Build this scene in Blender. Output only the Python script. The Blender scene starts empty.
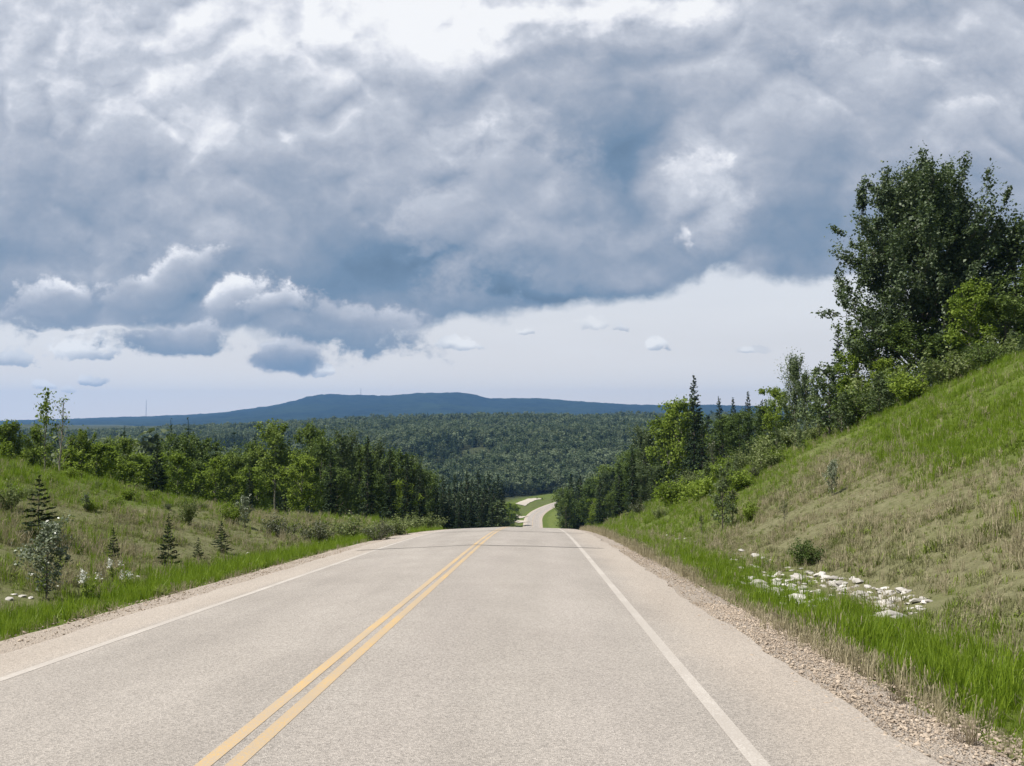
import bpy, math, random
import numpy as np
from mathutils import Vector, Matrix, Euler

scene = bpy.context.scene
COL = scene.collection
F = 900.0            # focal length in pixels of a 1024 wide frame
R = math.radians

# ------------------------------------------------------------------ camera
cam_d = bpy.data.cameras.new('camera')
cam = bpy.data.objects.new('camera', cam_d)
COL.objects.link(cam)
scene.camera = cam
cam_d.sensor_width = 36.0
cam_d.lens = 36.0 * F / 1024.0
cam_d.clip_start = 0.1
cam_d.clip_end = 60000
EYE = 1.7
YAW = math.atan(24 / F)
PITCH = math.atan(32 / F)
cam.location = (0, 0, EYE)
cam.rotation_euler = (math.pi / 2 + PITCH, 0, YAW)
CAMM = Euler(cam.rotation_euler).to_matrix()

def ray(px, py):
    d = CAMM @ Vector(((px - 512) / F, (383 - py) / F, -1.0))
    return d / d.y            # per metre of y

# ------------------------------------------------------------------ render settings
scene.render.engine = 'CYCLES'
scene.view_settings.view_transform = 'Standard'
scene.view_settings.look = 'None'
scene.view_settings.gamma = 1.0
scene.view_settings.exposure = 0.48
scene.cycles.max_bounces = 6
scene.cycles.diffuse_bounces = 2
scene.cycles.glossy_bounces = 2
scene.cycles.transmission_bounces = 3
scene.cycles.transparent_max_bounces = 6
scene.cycles.volume_bounces = 0
scene.cycles.use_denoising = True
scene.cycles.use_adaptive_sampling = True
scene.cycles.adaptive_threshold = 0.01

# ------------------------------------------------------------------ node helper
class NB:
    """small expression builder over a node tree"""
    def __init__(self, nt):
        self.nt = nt; self.n = nt.nodes; self.l = nt.links
    def new(self, t, **kw):
        nd = self.n.new(t)
        for k, v in kw.items():
            setattr(nd, k, v)
        return nd
    def put(self, sock, val):
        if isinstance(val, bpy.types.NodeSocket):
            self.l.new(val, sock)
        elif val is not None:
            sock.default_value = val
    def m(self, op, a, b=None, c=None, clamp=False):
        nd = self.new('ShaderNodeMath', operation=op, use_clamp=clamp)
        self.put(nd.inputs[0], a)
        if b is not None: self.put(nd.inputs[1], b)
        if c is not None: self.put(nd.inputs[2], c)
        return nd.outputs[0]
    def add(self, a, b): return self.m('ADD', a, b)
    def sub(self, a, b): return self.m('SUBTRACT', a, b)
    def mul(self, a, b): return self.m('MULTIPLY', a, b)
    def mad(self, a, b, c): return self.m('MULTIPLY_ADD', a, b, c)
    def v(self, op, a, b=None, scale=None):
        nd = self.new('ShaderNodeVectorMath', operation=op)
        self.put(nd.inputs[0], a)
        if b is not None: self.put(nd.inputs[1], b)
        if scale is not None: self.put(nd.inputs['Scale'], scale)
        return nd.outputs['Value'] if op in ('LENGTH', 'DOT_PRODUCT', 'DISTANCE') else nd.outputs[0]
    def xyz(self, x, y, z):
        nd = self.new('ShaderNodeCombineXYZ')
        for i, q in enumerate((x, y, z)): self.put(nd.inputs[i], q)
        return nd.outputs[0]
    def sep(self, a):
        nd = self.new('ShaderNodeSeparateXYZ'); self.put(nd.inputs[0], a)
        return nd.outputs
    def noise(self, vec, scale, detail=4.0, rough=0.5, dist=0.0, lac=2.0, col=False):
        nd = self.new('ShaderNodeTexNoise')
        self.put(nd.inputs['Vector'], vec); self.put(nd.inputs['Scale'], scale)
        self.put(nd.inputs['Detail'], detail); self.put(nd.inputs['Roughness'], rough)
        self.put(nd.inputs['Distortion'], dist); self.put(nd.inputs['Lacunarity'], lac)
        return nd.outputs['Color'] if col else nd.outputs[0]
    def ss(self, x, lo, hi):
        nd = self.new('ShaderNodeMapRange', interpolation_type='SMOOTHSTEP')
        self.put(nd.inputs[0], x); self.put(nd.inputs[1], lo); self.put(nd.inputs[2], hi)
        return nd.outputs[0]
    def lin(self, x, lo, hi, a=0.0, b=1.0):
        nd = self.new('ShaderNodeMapRange')
        self.put(nd.inputs[0], x); self.put(nd.inputs[1], lo); self.put(nd.inputs[2], hi)
        self.put(nd.inputs[3], a); self.put(nd.inputs[4], b)
        return nd.outputs[0]
    def ramp(self, x, stops, interp='LINEAR'):
        nd = self.new('ShaderNodeValToRGB'); cr = nd.color_ramp; cr.interpolation = interp
        while len(cr.elements) < len(stops): cr.elements.new(0.5)
        for e, (p, c) in zip(cr.elements, stops):
            e.position = p
            e.color = (c, c, c, 1) if not hasattr(c, '__len__') else (*c[:3], 1)
        self.put(nd.inputs[0], x)
        return nd.outputs[0]
    def mix(self, f, a, b, blend='MIX'):
        nd = self.new('ShaderNodeMix', data_type='RGBA', blend_type=blend)
        self.put(nd.inputs[0], f)
        for s, q in ((nd.inputs[6], a), (nd.inputs[7], b)):
            if isinstance(q, (tuple, list)): q = (*q[:3], 1)
            self.put(s, q)
        return nd.outputs[2]
# ------------------------------------------------------------------ sun and sky
SUN_AZ, SUN_EL = R(-102), R(57)      # azimuth from +Y towards +X
S = Vector((math.sin(SUN_AZ) * math.cos(SUN_EL), math.cos(SUN_AZ) * math.cos(SUN_EL), math.sin(SUN_EL)))
sun_d = bpy.data.lights.new('sun', 'SUN')
sun_d.energy = 5.0
sun_d.angle = R(0.5)
sun_d.color = (1.0, 0.95, 0.87)
sun = bpy.data.objects.new('sun', sun_d)
COL.objects.link(sun)
sun.rotation_euler = S.to_track_quat('Z', 'Y').to_euler()
sun.location = S * 50

def build_world():
    w = bpy.data.worlds.new('World')
    scene.world = w
    w.use_nodes = True
    nt = w.node_tree
    nt.nodes.clear()
    b = NB(nt)
    sky = b.new('ShaderNodeTexSky', sky_type='NISHITA', sun_disc=False)
    sky.sun_elevation = SUN_EL
    sky.sun_rotation = SUN_AZ % (2 * math.pi)
    sky.air_density = 1.0; sky.dust_density = 1.5
    d = b.new('ShaderNodeTexCoord').outputs['Generated']
    d = b.v('NORMALIZE', d)
    x, y, z = b.sep(d)
    ys = b.m('MAXIMUM', y, 0.12)
    u = b.m('DIVIDE', x, ys)
    v = b.m('DIVIDE', z, ys)
    # noise space: slightly flattened like cloud seen towards the horizon
    P = b.xyz(u, b.mul(v, 1.25), 0.0)
    def warp(vec, scale, amp, detail=3.0, off=(0, 0, 0)):
        c = b.noise(b.v('ADD', vec, off), scale, detail, 0.55, col=True)
        return b.v('SCALE', b.v('SUBTRACT', c, (0.5, 0.5, 0.5)), scale=amp)
    w1 = warp(P, 5.0, 0.10, 2.0, (3.1, 1.7, 0.4))
    w2 = warp(P, 20.0, 0.055, 4.0, (8.4, 5.2, 1.1))
    W = b.v('ADD', w1, w2)
    UV = b.xyz(u, v, 0.0)
    Q = b.v('ADD', UV, W)                    # warped layout position
    Qf = b.v('ADD', UV, b.v('ADD', b.v('SCALE', w1, scale=0.15), b.v('SCALE', w2, scale=0.55)))
    def billow(vec, scale, detail):
        nd = b.new('ShaderNodeTexNoise', noise_type='RIDGED_MULTIFRACTAL', normalize=True)
        b.put(nd.inputs['Vector'], vec); b.put(nd.inputs['Scale'], scale)
        nd.inputs['Detail'].default_value = detail; nd.inputs['Roughness'].default_value = 0.55
        nd.inputs['Offset'].default_value = 0.9; nd.inputs['Gain'].default_value = 1.2
        return b.sub(1.0, nd.outputs[0])
    px = lambda X: (X - 536) / F
    pv = lambda Y: (415 - Y) / F
    def local(X, Y, rx, ry, q, rot=0.0):
        o = b.v('SUBTRACT', q, (px(X), pv(Y), 0))
        if rot:
            nd = b.new('ShaderNodeVectorRotate', rotation_type='Z_AXIS')
            b.put(nd.inputs['Vector'], o); nd.inputs['Angle'].default_value = R(rot)
            o = nd.outputs[0]
        return b.v('MULTIPLY', o, (F / rx, F / ry, 0))
    def fall(o):
        return b.m('EXPONENT', b.mul(b.v('DOT_PRODUCT', o, o), -1.0))
    def blob(X, Y, rx, ry, q=Q, rot=0.0):
        return fall(local(X, Y, rx, ry, q, rot))
    # billowy relief: the same noise read a little towards the light
    L = (-0.010, 0.022, 0.0)
    Pw = b.v('ADD', P, b.v('SCALE', w1, scale=0.6))
    Pb = b.v('ADD', Pw, b.v('SCALE', w2, scale=0.25))
    n0 = b.noise(Pw, 6.5, 6.0, 0.55)
    b0 = billow(Pb, 9.0, 6.0)
    b1 = billow(b.v('ADD', Pb, L), 9.0, 6.0)
    f0 = b.noise(b.v('ADD', P, w2), 24.0, 6.0, 0.62)
    f1 = b.noise(P, 70.0, 4.0, 0.65)
    rel = b.sub(b0, b1)
    # ---- brightness of the big deck (0 dark blue .. 1 white)
    base = b.lin(v, pv(330), pv(0), 0.37, 0.64)
    blobs = [  # X, Y, rx, ry, amount, rotation
        (430, 18, 100, 40, 0.36, 20), (300, 30, 90, 26, 0.16, 10), (390, 4, 110, 26, 0.22, 0), (60, 30, 150, 40, 0.08, 0), (190, 5, 60, 14, 0.2, 0), (640, 0, 80, 22, 0.34, 0), (520, 0, 60, 20, 0.2, 0), (250, 46, 120, 22, 0.12, 10),
        (208, 138, 40, 26, 0.20, 0), (282, 135, 13, 9, 0.16, 0),
        (600, 50, 130, 22, -0.16, 0), (480, 75, 80, 18, -0.14, 0), (590, 130, 50, 50, -0.14, 0), (640, 165, 60, 44, -0.13, 0),
        (400, 265, 190, 26, -0.20, -6), (570, 290, 120, 15, -0.28, 5), (460, 302, 60, 18, -0.12, 0), (330, 230, 60, 30, -0.10, 0),
        (815, 235, 75, 48, -0.24, 0), (800, 170, 70, 30, -0.06, 0), (770, 40, 60, 40, -0.06, 0), (980, 190, 60, 40, -0.10, 0),
        (130, 235, 170, 36, -0.05, 0), (40, 190, 90, 30, -0.05, 0), (830, 12, 40, 25, 0.06, 0),
    ]
    tot = base
    for (X, Y, rx, ry, a, ro) in blobs:
        tot = b.mad(blob(X, Y, rx, ry, rot=ro), a, tot)
    tot = b.mad(b.sub(n0, 0.5), 0.55, tot)
    # ---- heaped lumps in front of the deck: crisp scalloped tops, grey feet
    lumps = [  # X, Y, rx, ry, rotation, foot, crown, rim, opacity
        (860, 95, 120, 55, 0, 0.46, 0.62, 0.10, 0.6), (985, 150, 90, 60, 0, 0.40, 0.60, 0.08, 0.55),
        (800, 120, 50, 30, 0, 0.42, 0.60, 0.12, 0.5),
        (500, 205, 140, 88, -28, 0.40, 0.56, 0.12, 0.75), (440, 150, 70, 40, -10, 0.48, 0.60, 0.08, 0.5),
        (560, 245, 90, 32, 0, 0.34, 0.46, 0.06, 0.5),
        (708, 200, 50, 62, 12, 0.40, 0.62, 0.10, 0.62), (690, 172, 26, 22, 0, 0.52, 0.74, 0.08, 0.5), (722, 190, 22, 40, 0, 0.46, 0.66, 0.10, 0.4),
        (125, 275, 95, 32, -12, 0.33, 0.50, 0.12, 0.7),
        (176, 280, 54, 36, -24, 0.27, 0.60, 0.46, 0.9), (45, 305, 66, 34, -8, 0.28, 0.52, 0.50, 0.95), (118, 300, 40, 22, -20, 0.34, 0.48, 0.2, 0.8),
        (232, 305, 44, 36, -12, 0.33, 0.72, 0.40, 0.85), (345, 326, 104, 32, 9, 0.20, 0.52, 0.26, 0.96),
        (272, 310, 36, 24, -10, 0.36, 0.74, 0.3, 0.8), (165, 340, 84, 21, 0, 0.22, 0.52, 0.26, 0.96),
        (480, 305, 70, 20, 0, 0.22, 0.36, 0.04, 0.7), (288, 356, 46, 20, 0, 0.24, 0.56, 0.26, 0.9),
    ]
    lumps = [(X, Y, rx * 1.08, ry * 1.08, *r) for X, Y, rx, ry, *r in lumps]
    cover = None
    ragged = b.add(b.mad(b.sub(b0, 0.5), 0.26, b.mul(b.sub(f0, 0.5), 0.75)), b.mul(b.sub(f1, 0.5), 0.45))
    for (X, Y, rx, ry, ro, foot, crown, rim, op) in lumps:
        o = local(X, Y, rx, ry, Qf, ro)
        e = b.add(fall(o), ragged)
        mk = b.mul(b.ss(e, 0.36, 0.36 + (0.32 if rim > 0.14 else 0.45)), op)
        t = b.sep(o)[1]
        val = b.lin(b.ss(t, -0.75, 0.9), 0, 1, foot, crown)
        rm = b.mul(b.sub(1.0, b.ss(e, 0.42, 1.0)), b.ss(t, -0.15, 0.6))
        val = b.mad(rm, rim, val)
        tot = b.add(b.mul(tot, b.sub(1.0, mk)), b.mul(val, mk))
        if Y > 270 and X < 440:
            cover = mk if cover is None else b.m('MAXIMUM', cover, mk)
    for (X, Y, rx, ry, a, ro) in [(208, 138, 44, 28, 0.20, 0), (282, 135, 13, 9, 0.22, 0), (698, 172, 36, 30, 0.24, 0), (736, 190, 18, 40, 0.14, 0), (488, 124, 60, 16, 0.20, -12),
                                  (830, 108, 50, 22, 0.14, 0), (900, 70, 40, 30, 0.10, 0), (960, 140, 50, 30, 0.10, 0), (632, 160, 34, 44, -0.16, 0), (590, 105, 70, 22, -0.12, 0), (620, 232, 30, 14, 0.12, 0),
                                  (520, 200, 70, 30, 0.06, 0), (640, 8, 60, 14, 0.25, 0), (545, 10, 50, 12, 0.2, 0), (150, 95, 110, 22, 0.12, -15), (60, 60, 150, 60, 0.10, 0), (230, 90, 120, 40, 0.05, 0), (700, 215, 40, 40, 0.14, 0), (780, 60, 40, 40, -0.08, 0)]:
        tot = b.mad(blob(X, Y, rx, ry, rot=ro), a, tot)
    tot = b.mad(b.ss(b.add(blob(693, 238, 15, 17), b.mul(b.sub(f1, 0.5), 1.2)), 0.35, 1.0), 0.34, tot)
    tot = b.mad(rel, b.lin(tot, 0.25, 0.75, 0.06, 0.26), tot)
    tot = b.mad(b.sub(f0, 0.5), b.lin(tot, 0.2, 0.7, 0.12, 0.46), tot)
    tot = b.mad(b.sub(f1, 0.5), b.lin(tot, 0.3, 0.8, 0.03, 0.22), tot)
    col = b.ramp(tot, [(0.0, (0.11, 0.18, 0.27)), (0.20, (0.175, 0.265, 0.385)), (0.38, (0.315, 0.375, 0.475)), (0.55, (0.45, 0.49, 0.575)),
                       (0.72, (0.59, 0.625, 0.70)), (0.86, (0.78, 0.80, 0.86)), (1.0, (0.96, 0.97, 0.99))])
    # ---- lower edge of the deck over azimuth
    xs = [(0, 328), (40, 330), (110, 336), (220, 338), (300, 338), (400, 338), (432, 325), (460, 318),
          (500, 320), (545, 312), (600, 303), (650, 297), (700, 288), (712, 276), (760, 278), (800, 283), (860, 286), (1024, 300)]
    u0, u1 = px(-60), px(1084)
    stops = [((px(X) - u0) / (u1 - u0), pv(Y) * 4.0) for X, Y in xs]
    qx, qy, _ = b.sep(Qf)
    edge = b.mul(b.ramp(b.lin(qx, u0, u1), stops, 'LINEAR'), 0.25)
    deck = b.ss(b.add(b.sub(qy, edge), b.mul(ragged, 0.022)), -0.006, 0.012)
    deck = b.m('MAXIMUM', deck, cover)
    gap = b.add(blob(70, 331, 70, 3.5, Qf), b.mul(ragged, 0.25))
    deck = b.mul(deck, b.sub(1.0, b.ss(gap, 0.35, 0.75)))
    deck = b.m('MAXIMUM', deck, b.mul(b.ss(b.add(blob(286, 360, 46, 19, Qf), b.mul(ragged, 0.55)), 0.34, 0.52), b.ss(qy, pv(377), pv(371))))
    # ---- pale veil over the blue near the horizon
    veil = b.ramp(b.lin(v, -0.02, 0.20), [(0.0, (0.93, 0.84, 0.78)), (0.25, (0.83, 0.795, 0.77)), (0.45, (0.75, 0.745, 0.765)), (0.7, (0.745, 0.765, 0.81)), (1.0, (0.75, 0.78, 0.84))])
    vn = b.noise(b.v('MULTIPLY', P, (1.0, 4.0, 1.0)), 4.0, 3.0, 0.5)
    veil = b.mix(b.lin(vn, 0.3, 0.7, 0.0, 0.35), b.mix(1.0, veil, (1.07, 1.07, 1.06), 'MULTIPLY'), (0.92, 0.93, 0.95))
    cur = veil
    # ---- small fair-weather puffs
    Qp = b.v('ADD', UV, b.v('SCALE', w2, scale=0.38))
    bp = billow(Qp, 42.0, 3.0)
    for (X, Y, rx, ry, br, op) in [(458, 344, 25, 10, 0.95, 0.95), (524, 330, 12, 5, 0.85, 0.7), (592, 325, 17, 10, 0.88, 0.55), (624, 328, 11, 7, 0.82, 0.7),
                                   (656, 348, 16, 9, 0.95, 1.0), (745, 351, 30, 5, 0.45, 0.4), (744, 351, 8, 5, 0.85, 0.6), (38, 384, 15, 8, 0.92, 0.85),
                                   (62, 389, 9, 7, 0.85, 0.5), (86, 380, 15, 7, 0.9, 0.9), (322, 369, 18, 11, 0.9, 0.95), (78, 349, 48, 18, 0.95, 1.0), (8, 358, 30, 12, 0.6, 0.95)]:
        o = local(X, Y, rx, ry, Qp)
        ht = b.sep(o)[1]
        # flat foot, heaped top
        e = b.add(b.mad(b.sub(bp, 0.5), 0.30, fall(o)), b.mul(b.sub(f1, 0.5), 1.5))
        e = b.mul(e, b.ss(ht, -1.0, -0.45))
        m_ = b.mul(b.ss(e, 0.32, 0.66), op)
        sh = b.ss(ht, -0.75, 0.30)
        sh = b.m('ADD', b.mul(sh, br), b.mul(rel, 0.5), clamp=True)
        pc = b.ramp(sh, [(0.0, (0.42, 0.48, 0.58)), (0.45, (0.64, 0.68, 0.75)), (0.9, (0.95, 0.955, 0.97))])
        cur = b.mix(m_, cur, pc)
    cur = b.mix(deck, cur, col)
    # thickness of cloud and veil over the clear sky
    thick = b.m('ADD', b.mul(deck, 0.95), b.mul(b.sub(1.0, deck), b.lin(v, 0.0, 0.30, 0.95, 0.80)), clamp=True)
    def bg(c, s):
        nd = b.new('ShaderNodeBackground'); b.put(nd.inputs[0], c); nd.inputs[1].default_value = s
        return nd.outputs[0]
    def mixs(f, s1, s2):
        nd = b.new('ShaderNodeMixShader'); b.put(nd.inputs[0], f)
        b.l.new(s1, nd.inputs[1]); b.l.new(s2, nd.inputs[2])
        return nd.outputs[0]
    ahead = mixs(thick, bg(sky.outputs[0], 0.06), bg(cur, 0.73))
    # ---- the other side of the sky and overhead: ordinary broken cloud
    on = b.noise(b.v('MULTIPLY', d, (1, 1, 2.0)), 2.4, 4.0, 0.55)
    oc = b.ramp(on, [(0.30, (0.26, 0.33, 0.43)), (0.5, (0.45, 0.51, 0.60)), (0.72, (0.85, 0.87, 0.90))])
    rest = mixs(0.78, bg(sky.outputs[0], 0.06), bg(oc, 0.50))
    front = b.mul(b.ss(y, 0.12, 0.35), b.sub(1.0, b.ss(v, 0.55, 0.9)))
    front = b.mul(front, b.ss(v, -0.10, -0.04))
    front = b.mul(front, b.sub(1.0, b.ss(b.m('ABSOLUTE', u), 1.0, 1.5)))
    out = b.new('ShaderNodeOutputWorld'); b.l.new(mixs(front, rest, ahead), out.inputs[0])
    w.cycles.sampling_method = 'MANUAL'
    w.cycles.sample_map_resolution = 512
build_world()
# ------------------------------------------------------------------ value noise
def _hash(ix, iy, seed):
    h = (ix.astype(np.int64) * 374761393 + iy.astype(np.int64) * 668265263 + seed * 144269504) & 0x7fffffff
    h = ((h ^ (h >> 13)) * 1274126177) & 0x7fffffff
    h = h ^ (h >> 16)
    return (h & 0xffff) / 65535.0
def vnoise(x, y, seed=0):
    x = np.asarray(x, float); y = np.asarray(y, float)
    ix = np.floor(x); iy = np.floor(y); fx = x - ix; fy = y - iy
    fx = fx * fx * (3 - 2 * fx); fy = fy * fy * (3 - 2 * fy)
    a = _hash(ix, iy, seed); b = _hash(ix + 1, iy, seed); c = _hash(ix, iy + 1, seed); d = _hash(ix + 1, iy + 1, seed)
    return (a * (1 - fx) + b * fx) * (1 - fy) + (c * (1 - fx) + d * fx) * fy
def fbm(x, y, scale, octv=4, seed=0):
    s = 0; a = 0.5; f = 1.0 / scale
    for i in range(octv):
        s = s + a * (vnoise(np.asarray(x) * f, np.asarray(y) * f, seed + i * 17) * 2 - 1); a *= 0.5; f *= 2.03
    return s
def sst(x, a, b):
    t = np.clip((np.asarray(x, float) - a) / (b - a), 0, 1); return t * t * (3 - 2 * t)
def smin(a, b, k):
    h = np.clip(0.5 + 0.5 * (b - a) / k, 0, 1); return b * (1 - h) + a * h - k * h * (1 - h)

# ------------------------------------------------------------------ lie of the land
YT = np.arange(-400, 1000, 0.5)
SL = np.interp(YT, [-400, 30, 90, 360, 460, 720, 800], [-.088, -.088, -.147, -.147, -.03, -.02, 0])
ZT = np.cumsum(SL) * 0.5
ZT -= np.interp(0, YT, ZT)
def road_z(y): return np.interp(y, YT, ZT)
def road_x(y):                                  # sideways drift of the road: straight, then a bend to the right
    t = np.clip(np.asarray(y, float) - 535, 0, 400); return 0.00095 * t * t
PROF = ([-300, -60, -9.8, -8.6, -7.4, -6.2, -5.3, -2.07, 1.5, 2.7, 3.6, 5.2, 7.0, 8.0, 300],
        [72, 12.1, -.62, -.55, -.29, -.19, -.14, 0, -.10, -.15, -.25, -.42, -.50, -.22, 145])
def prof(d): return np.interp(d, *PROF)
def natural_left(x, y):
    n = np.interp(y, [-100, 0, 25, 40, 50, 60, 75, 90, 130, 200, 300, 400, 500, 700, 760], [12, 3.6, 1.6, 0.0, -3.1, -5.2, -7.0, -8.8, -14.2, -23.6, -38, -52.5, -57.2, -62.5, -62.5])
    n = n + 1.5 * np.exp(-((x + 30) / 8.0) ** 2 - ((y - 44) / 10.0) ** 2)      # the knoll
    return n + 0.8 * fbm(x, y, 22, 3, 5) + 0.02 * np.clip(-x - 30, 0, 400)
def natural_right(x, y):
    n = np.interp(y, [-100, 0, 52, 80, 105, 130, 153, 200, 300, 400, 500, 700, 760], [17, 10.2, 6.4, 3.6, 0.2, -4.0, -7.6, -18, -36.5, -51.5, -57, -62.5, -62.5])
    return n + 0.7 * fbm(x, y, 20, 3, 9) + 0.03 * np.clip(x - 30, 0, 300)
def far_rise(x, y):
    r = np.interp(y, [715, 790, 900, 1050, 1300, 1550, 2500, 4000, 5500], [0, 3, 11, 26, 42, 51, 53, 25, 0])
    r = r * (1 - 0.46 * sst(x, -120, -640)) * (1 - 0.10 * sst(x, 50, 300))
    return r + np.where(y > 720, 1, 0) * sst(y, 720, 1000) * (13 * fbm(x, y, 210, 3, 31) + 14 * fbm(x, y, 520, 2, 33)) 
def ground_z(x, y, cut=True):
    x = np.asarray(x, float); y = np.asarray(y, float)
    d = x - road_x(y); rz = road_z(y)
    p = prof(d)
    bump = 0.17 * fbm(x, y, 2.2, 3, 3) + 0.34 * fbm(x, y, 7.0, 2, 4)
    amp = np.clip(np.maximum(-7.6 - d, d - 4.2) / 3.0, 0, 1)
    amp2 = np.clip(np.maximum(-7.0 - d, d - 3.4) / 0.8, 0, 1)
    h = rz + p
    hl = smin(h, natural_left(d, y), 1.4); hr = smin(h, natural_right(d, y), 2.2)
    h = np.where(d < -8.2, hl, np.where(d > 6.5, hr, h))
    h = h + bump * amp + 0.05 * fbm(x, y, 0.9, 2, 8) * amp2
    if cut:                                     # bed under the road and its gravel
        c = np.clip(np.minimum(d + 7.35, 3.78 - d) / 0.35, 0, 1)
        h = h - 0.22 * c
    side = np.where(y > 150, np.clip(0.07 * (np.abs(d) - 45), 0, 18) * sst(y, 150, 320), 0)
    far = -64.5 + far_rise(x, y) + 1.2 * fbm(x, y, 40, 3, 12)
    t = sst(y, 700, 760)
    return (h + side) * (1 - t) + far * t

def at(px, py, ymax=3000.0):
    """the point of the ground seen along a line of sight of the photograph"""
    d = ray(px, py)
    ys = np.concatenate([np.arange(2, 200, 0.25), np.arange(200, ymax, 2.0)])
    g = ground_z(d.x * ys, ys, False) - (EYE + d.z * ys)
    k = np.argmax(g > 0)
    if not (g > 0).any(): return None
    y = ys[k]
    return float(d.x * y), float(y), float(ground_z(d.x * y, y, False))

# ------------------------------------------------------------------ mesh building helpers
def link(o, parent=None):
    COL.objects.link(o)
    if parent is not None: o.parent = parent
    return o
def mesh_np(name, V, faces_list, mat=None, smooth=False):
    """faces_list: list of (n,k) int arrays"""
    me = bpy.data.meshes.new(name)
    V = np.asarray(V, np.float32)
    me.vertices.add(len(V)); me.vertices.foreach_set('co', V.ravel())
    loops = np.concatenate([f.ravel() for f in faces_list]).astype(np.int32)
    tot = np.concatenate([np.full(len(f), f.shape[1]) for f in faces_list]).astype(np.int32)
    start = np.concatenate([[0], np.cumsum(tot)[:-1]]).astype(np.int32)
    me.loops.add(len(loops)); me.loops.foreach_set('vertex_index', loops)
    me.polygons.add(len(tot)); me.polygons.foreach_set('loop_start', start); me.polygons.foreach_set('loop_total', tot)
    if smooth: me.polygons.foreach_set('use_smooth', np.ones(len(tot), bool))
    me.update(calc_edges=True)
    me.validate()
    if mat: me.materials.append(mat)
    return me
def grid_faces(nx, ny):
    i = np.arange(nx * ny).reshape(ny, nx)
    return np.stack([i[:-1, :-1].ravel(), i[:-1, 1:].ravel(), i[1:, 1:].ravel(), i[1:, :-1].ravel()], 1)
def structure(name, me):
    o = link(bpy.data.objects.new(name, me)); o['kind'] = 'structure'; return o

# ------------------------------------------------------------------ materials
def material(name):
    m = bpy.data.materials.new(name); m.use_nodes = True
    nt = m.node_tree; nt.nodes.clear()
    b = NB(nt)
    out = b.new('ShaderNodeOutputMaterial')
    return m, b, out
def principled(b, out, color, rough=0.9, spec=0.3, bump=None, bstr=0.3, bdist=0.02):
    p = b.new('ShaderNodeBsdfPrincipled')
    b.put(p.inputs['Base Color'], (*color, 1) if isinstance(color, tuple) else color)
    b.put(p.inputs['Roughness'], rough); b.put(p.inputs['Specular IOR Level'], spec)
    if bump is not None:
        bn = b.new('ShaderNodeBump'); b.put(bn.inputs['Height'], bump); bn.inputs['Strength'].default_value = bstr; bn.inputs['Distance'].default_value = bdist
        b.l.new(bn.outputs[0], p.inputs['Normal'])
    b.l.new(p.outputs[0], out.inputs[0])
    return p
def leaf_material(name, c0, c1, trans=0.28, rough=0.5, spec=0.35, tcol=None, own=0.38):
    m, b, out = material(name)
    geo = b.new('ShaderNodeNewGeometry'); oi = b.new('ShaderNodeObjectInfo')
    f = b.add(b.mul(geo.outputs['Random Per Island'], 1 - own), b.mul(oi.outputs['Random'], own))
    c = b.mix(f, c0, c1)
    p = b.new('ShaderNodeBsdfPrincipled')
    b.l.new(c, p.inputs['Base Color']); p.inputs['Roughness'].default_value = rough; p.inputs['Specular IOR Level'].default_value = spec
    t = b.new('ShaderNodeBsdfTranslucent')
    b.l.new(b.mix(0.35, c, (0.16, 0.24, 0.02)) if tcol is None else b.mix(0.5, c, tcol), t.inputs[0])
    ms = b.new('ShaderNodeMixShader'); ms.inputs[0].default_value = trans
    b.l.new(p.outputs[0], ms.inputs[1]); b.l.new(t.outputs[0], ms.inputs[2]); b.l.new(ms.outputs[0], out.inputs[0])
    return m
def bark_material(name, c0, c1, scale=6.0):
    m, b, out = material(name)
    tc = b.new('ShaderNodeTexCoord').outputs['Object']
    n = b.noise(b.v('MULTIPLY', tc, (3, 3, 0.8)), scale, 4, 0.6)
    c = b.mix(b.lin(n, 0.35, 0.65), c0, c1)
    principled(b, out, c, 0.9, 0.2, n, 0.6, 0.02)
    return m
M = {}
M['poplar'] = leaf_material('poplar_leaf', (0.040, 0.068, 0.026), (0.150, 0.190, 0.090), 0.24, 0.55, 0.18)
M['hero'] = leaf_material('dark_poplar_leaf', (0.030, 0.054, 0.024), (0.115, 0.152, 0.076), 0.20, 0.5, 0.25)
M['aspen'] = leaf_material('aspen_leaf', (0.085, 0.130, 0.026), (0.235, 0.300, 0.070), 0.38, 0.6, 0.15)
M['bright'] = leaf_material('bright_leaf', (0.095, 0.150, 0.018), (0.255, 0.330, 0.050), 0.40, 0.6, 0.15)
M['dark'] = leaf_material('dark_leaf', (0.032, 0.062, 0.016), (0.155, 0.210, 0.055), 0.30, 0.6, 0.15)
M['spruce'] = leaf_material('spruce_needle', (0.016, 0.032, 0.016), (0.046, 0.072, 0.034), 0.12, 0.7, 0.12)
M['young'] = leaf_material('young_spruce_needle', (0.014, 0.028, 0.014), (0.048, 0.072, 0.034), 0.12, 0.7, 0.12)
M['pale'] = leaf_material('pale_leaf', (0.05, 0.075, 0.04), (0.30, 0.34, 0.24), 0.2, 0.4, 0.5)
M['willow'] = leaf_material('willow_leaf', (0.09, 0.125, 0.035), (0.24, 0.275, 0.12), 0.3, 0.6, 0.15)
M['olive'] = leaf_material('dull_leaf', (0.040, 0.050, 0.024), (0.10, 0.11, 0.055), 0.2)
M['bark'] = bark_material('grey_bark', (0.07, 0.06, 0.05), (0.20, 0.18, 0.15))
M['pale_bark'] = bark_material('aspen_bark', (0.10, 0.09, 0.07), (0.36, 0.34, 0.29), 3.0)
M['dead_bark'] = bark_material('dead_wood', (0.16, 0.14, 0.12), (0.34, 0.31, 0.28))

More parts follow.
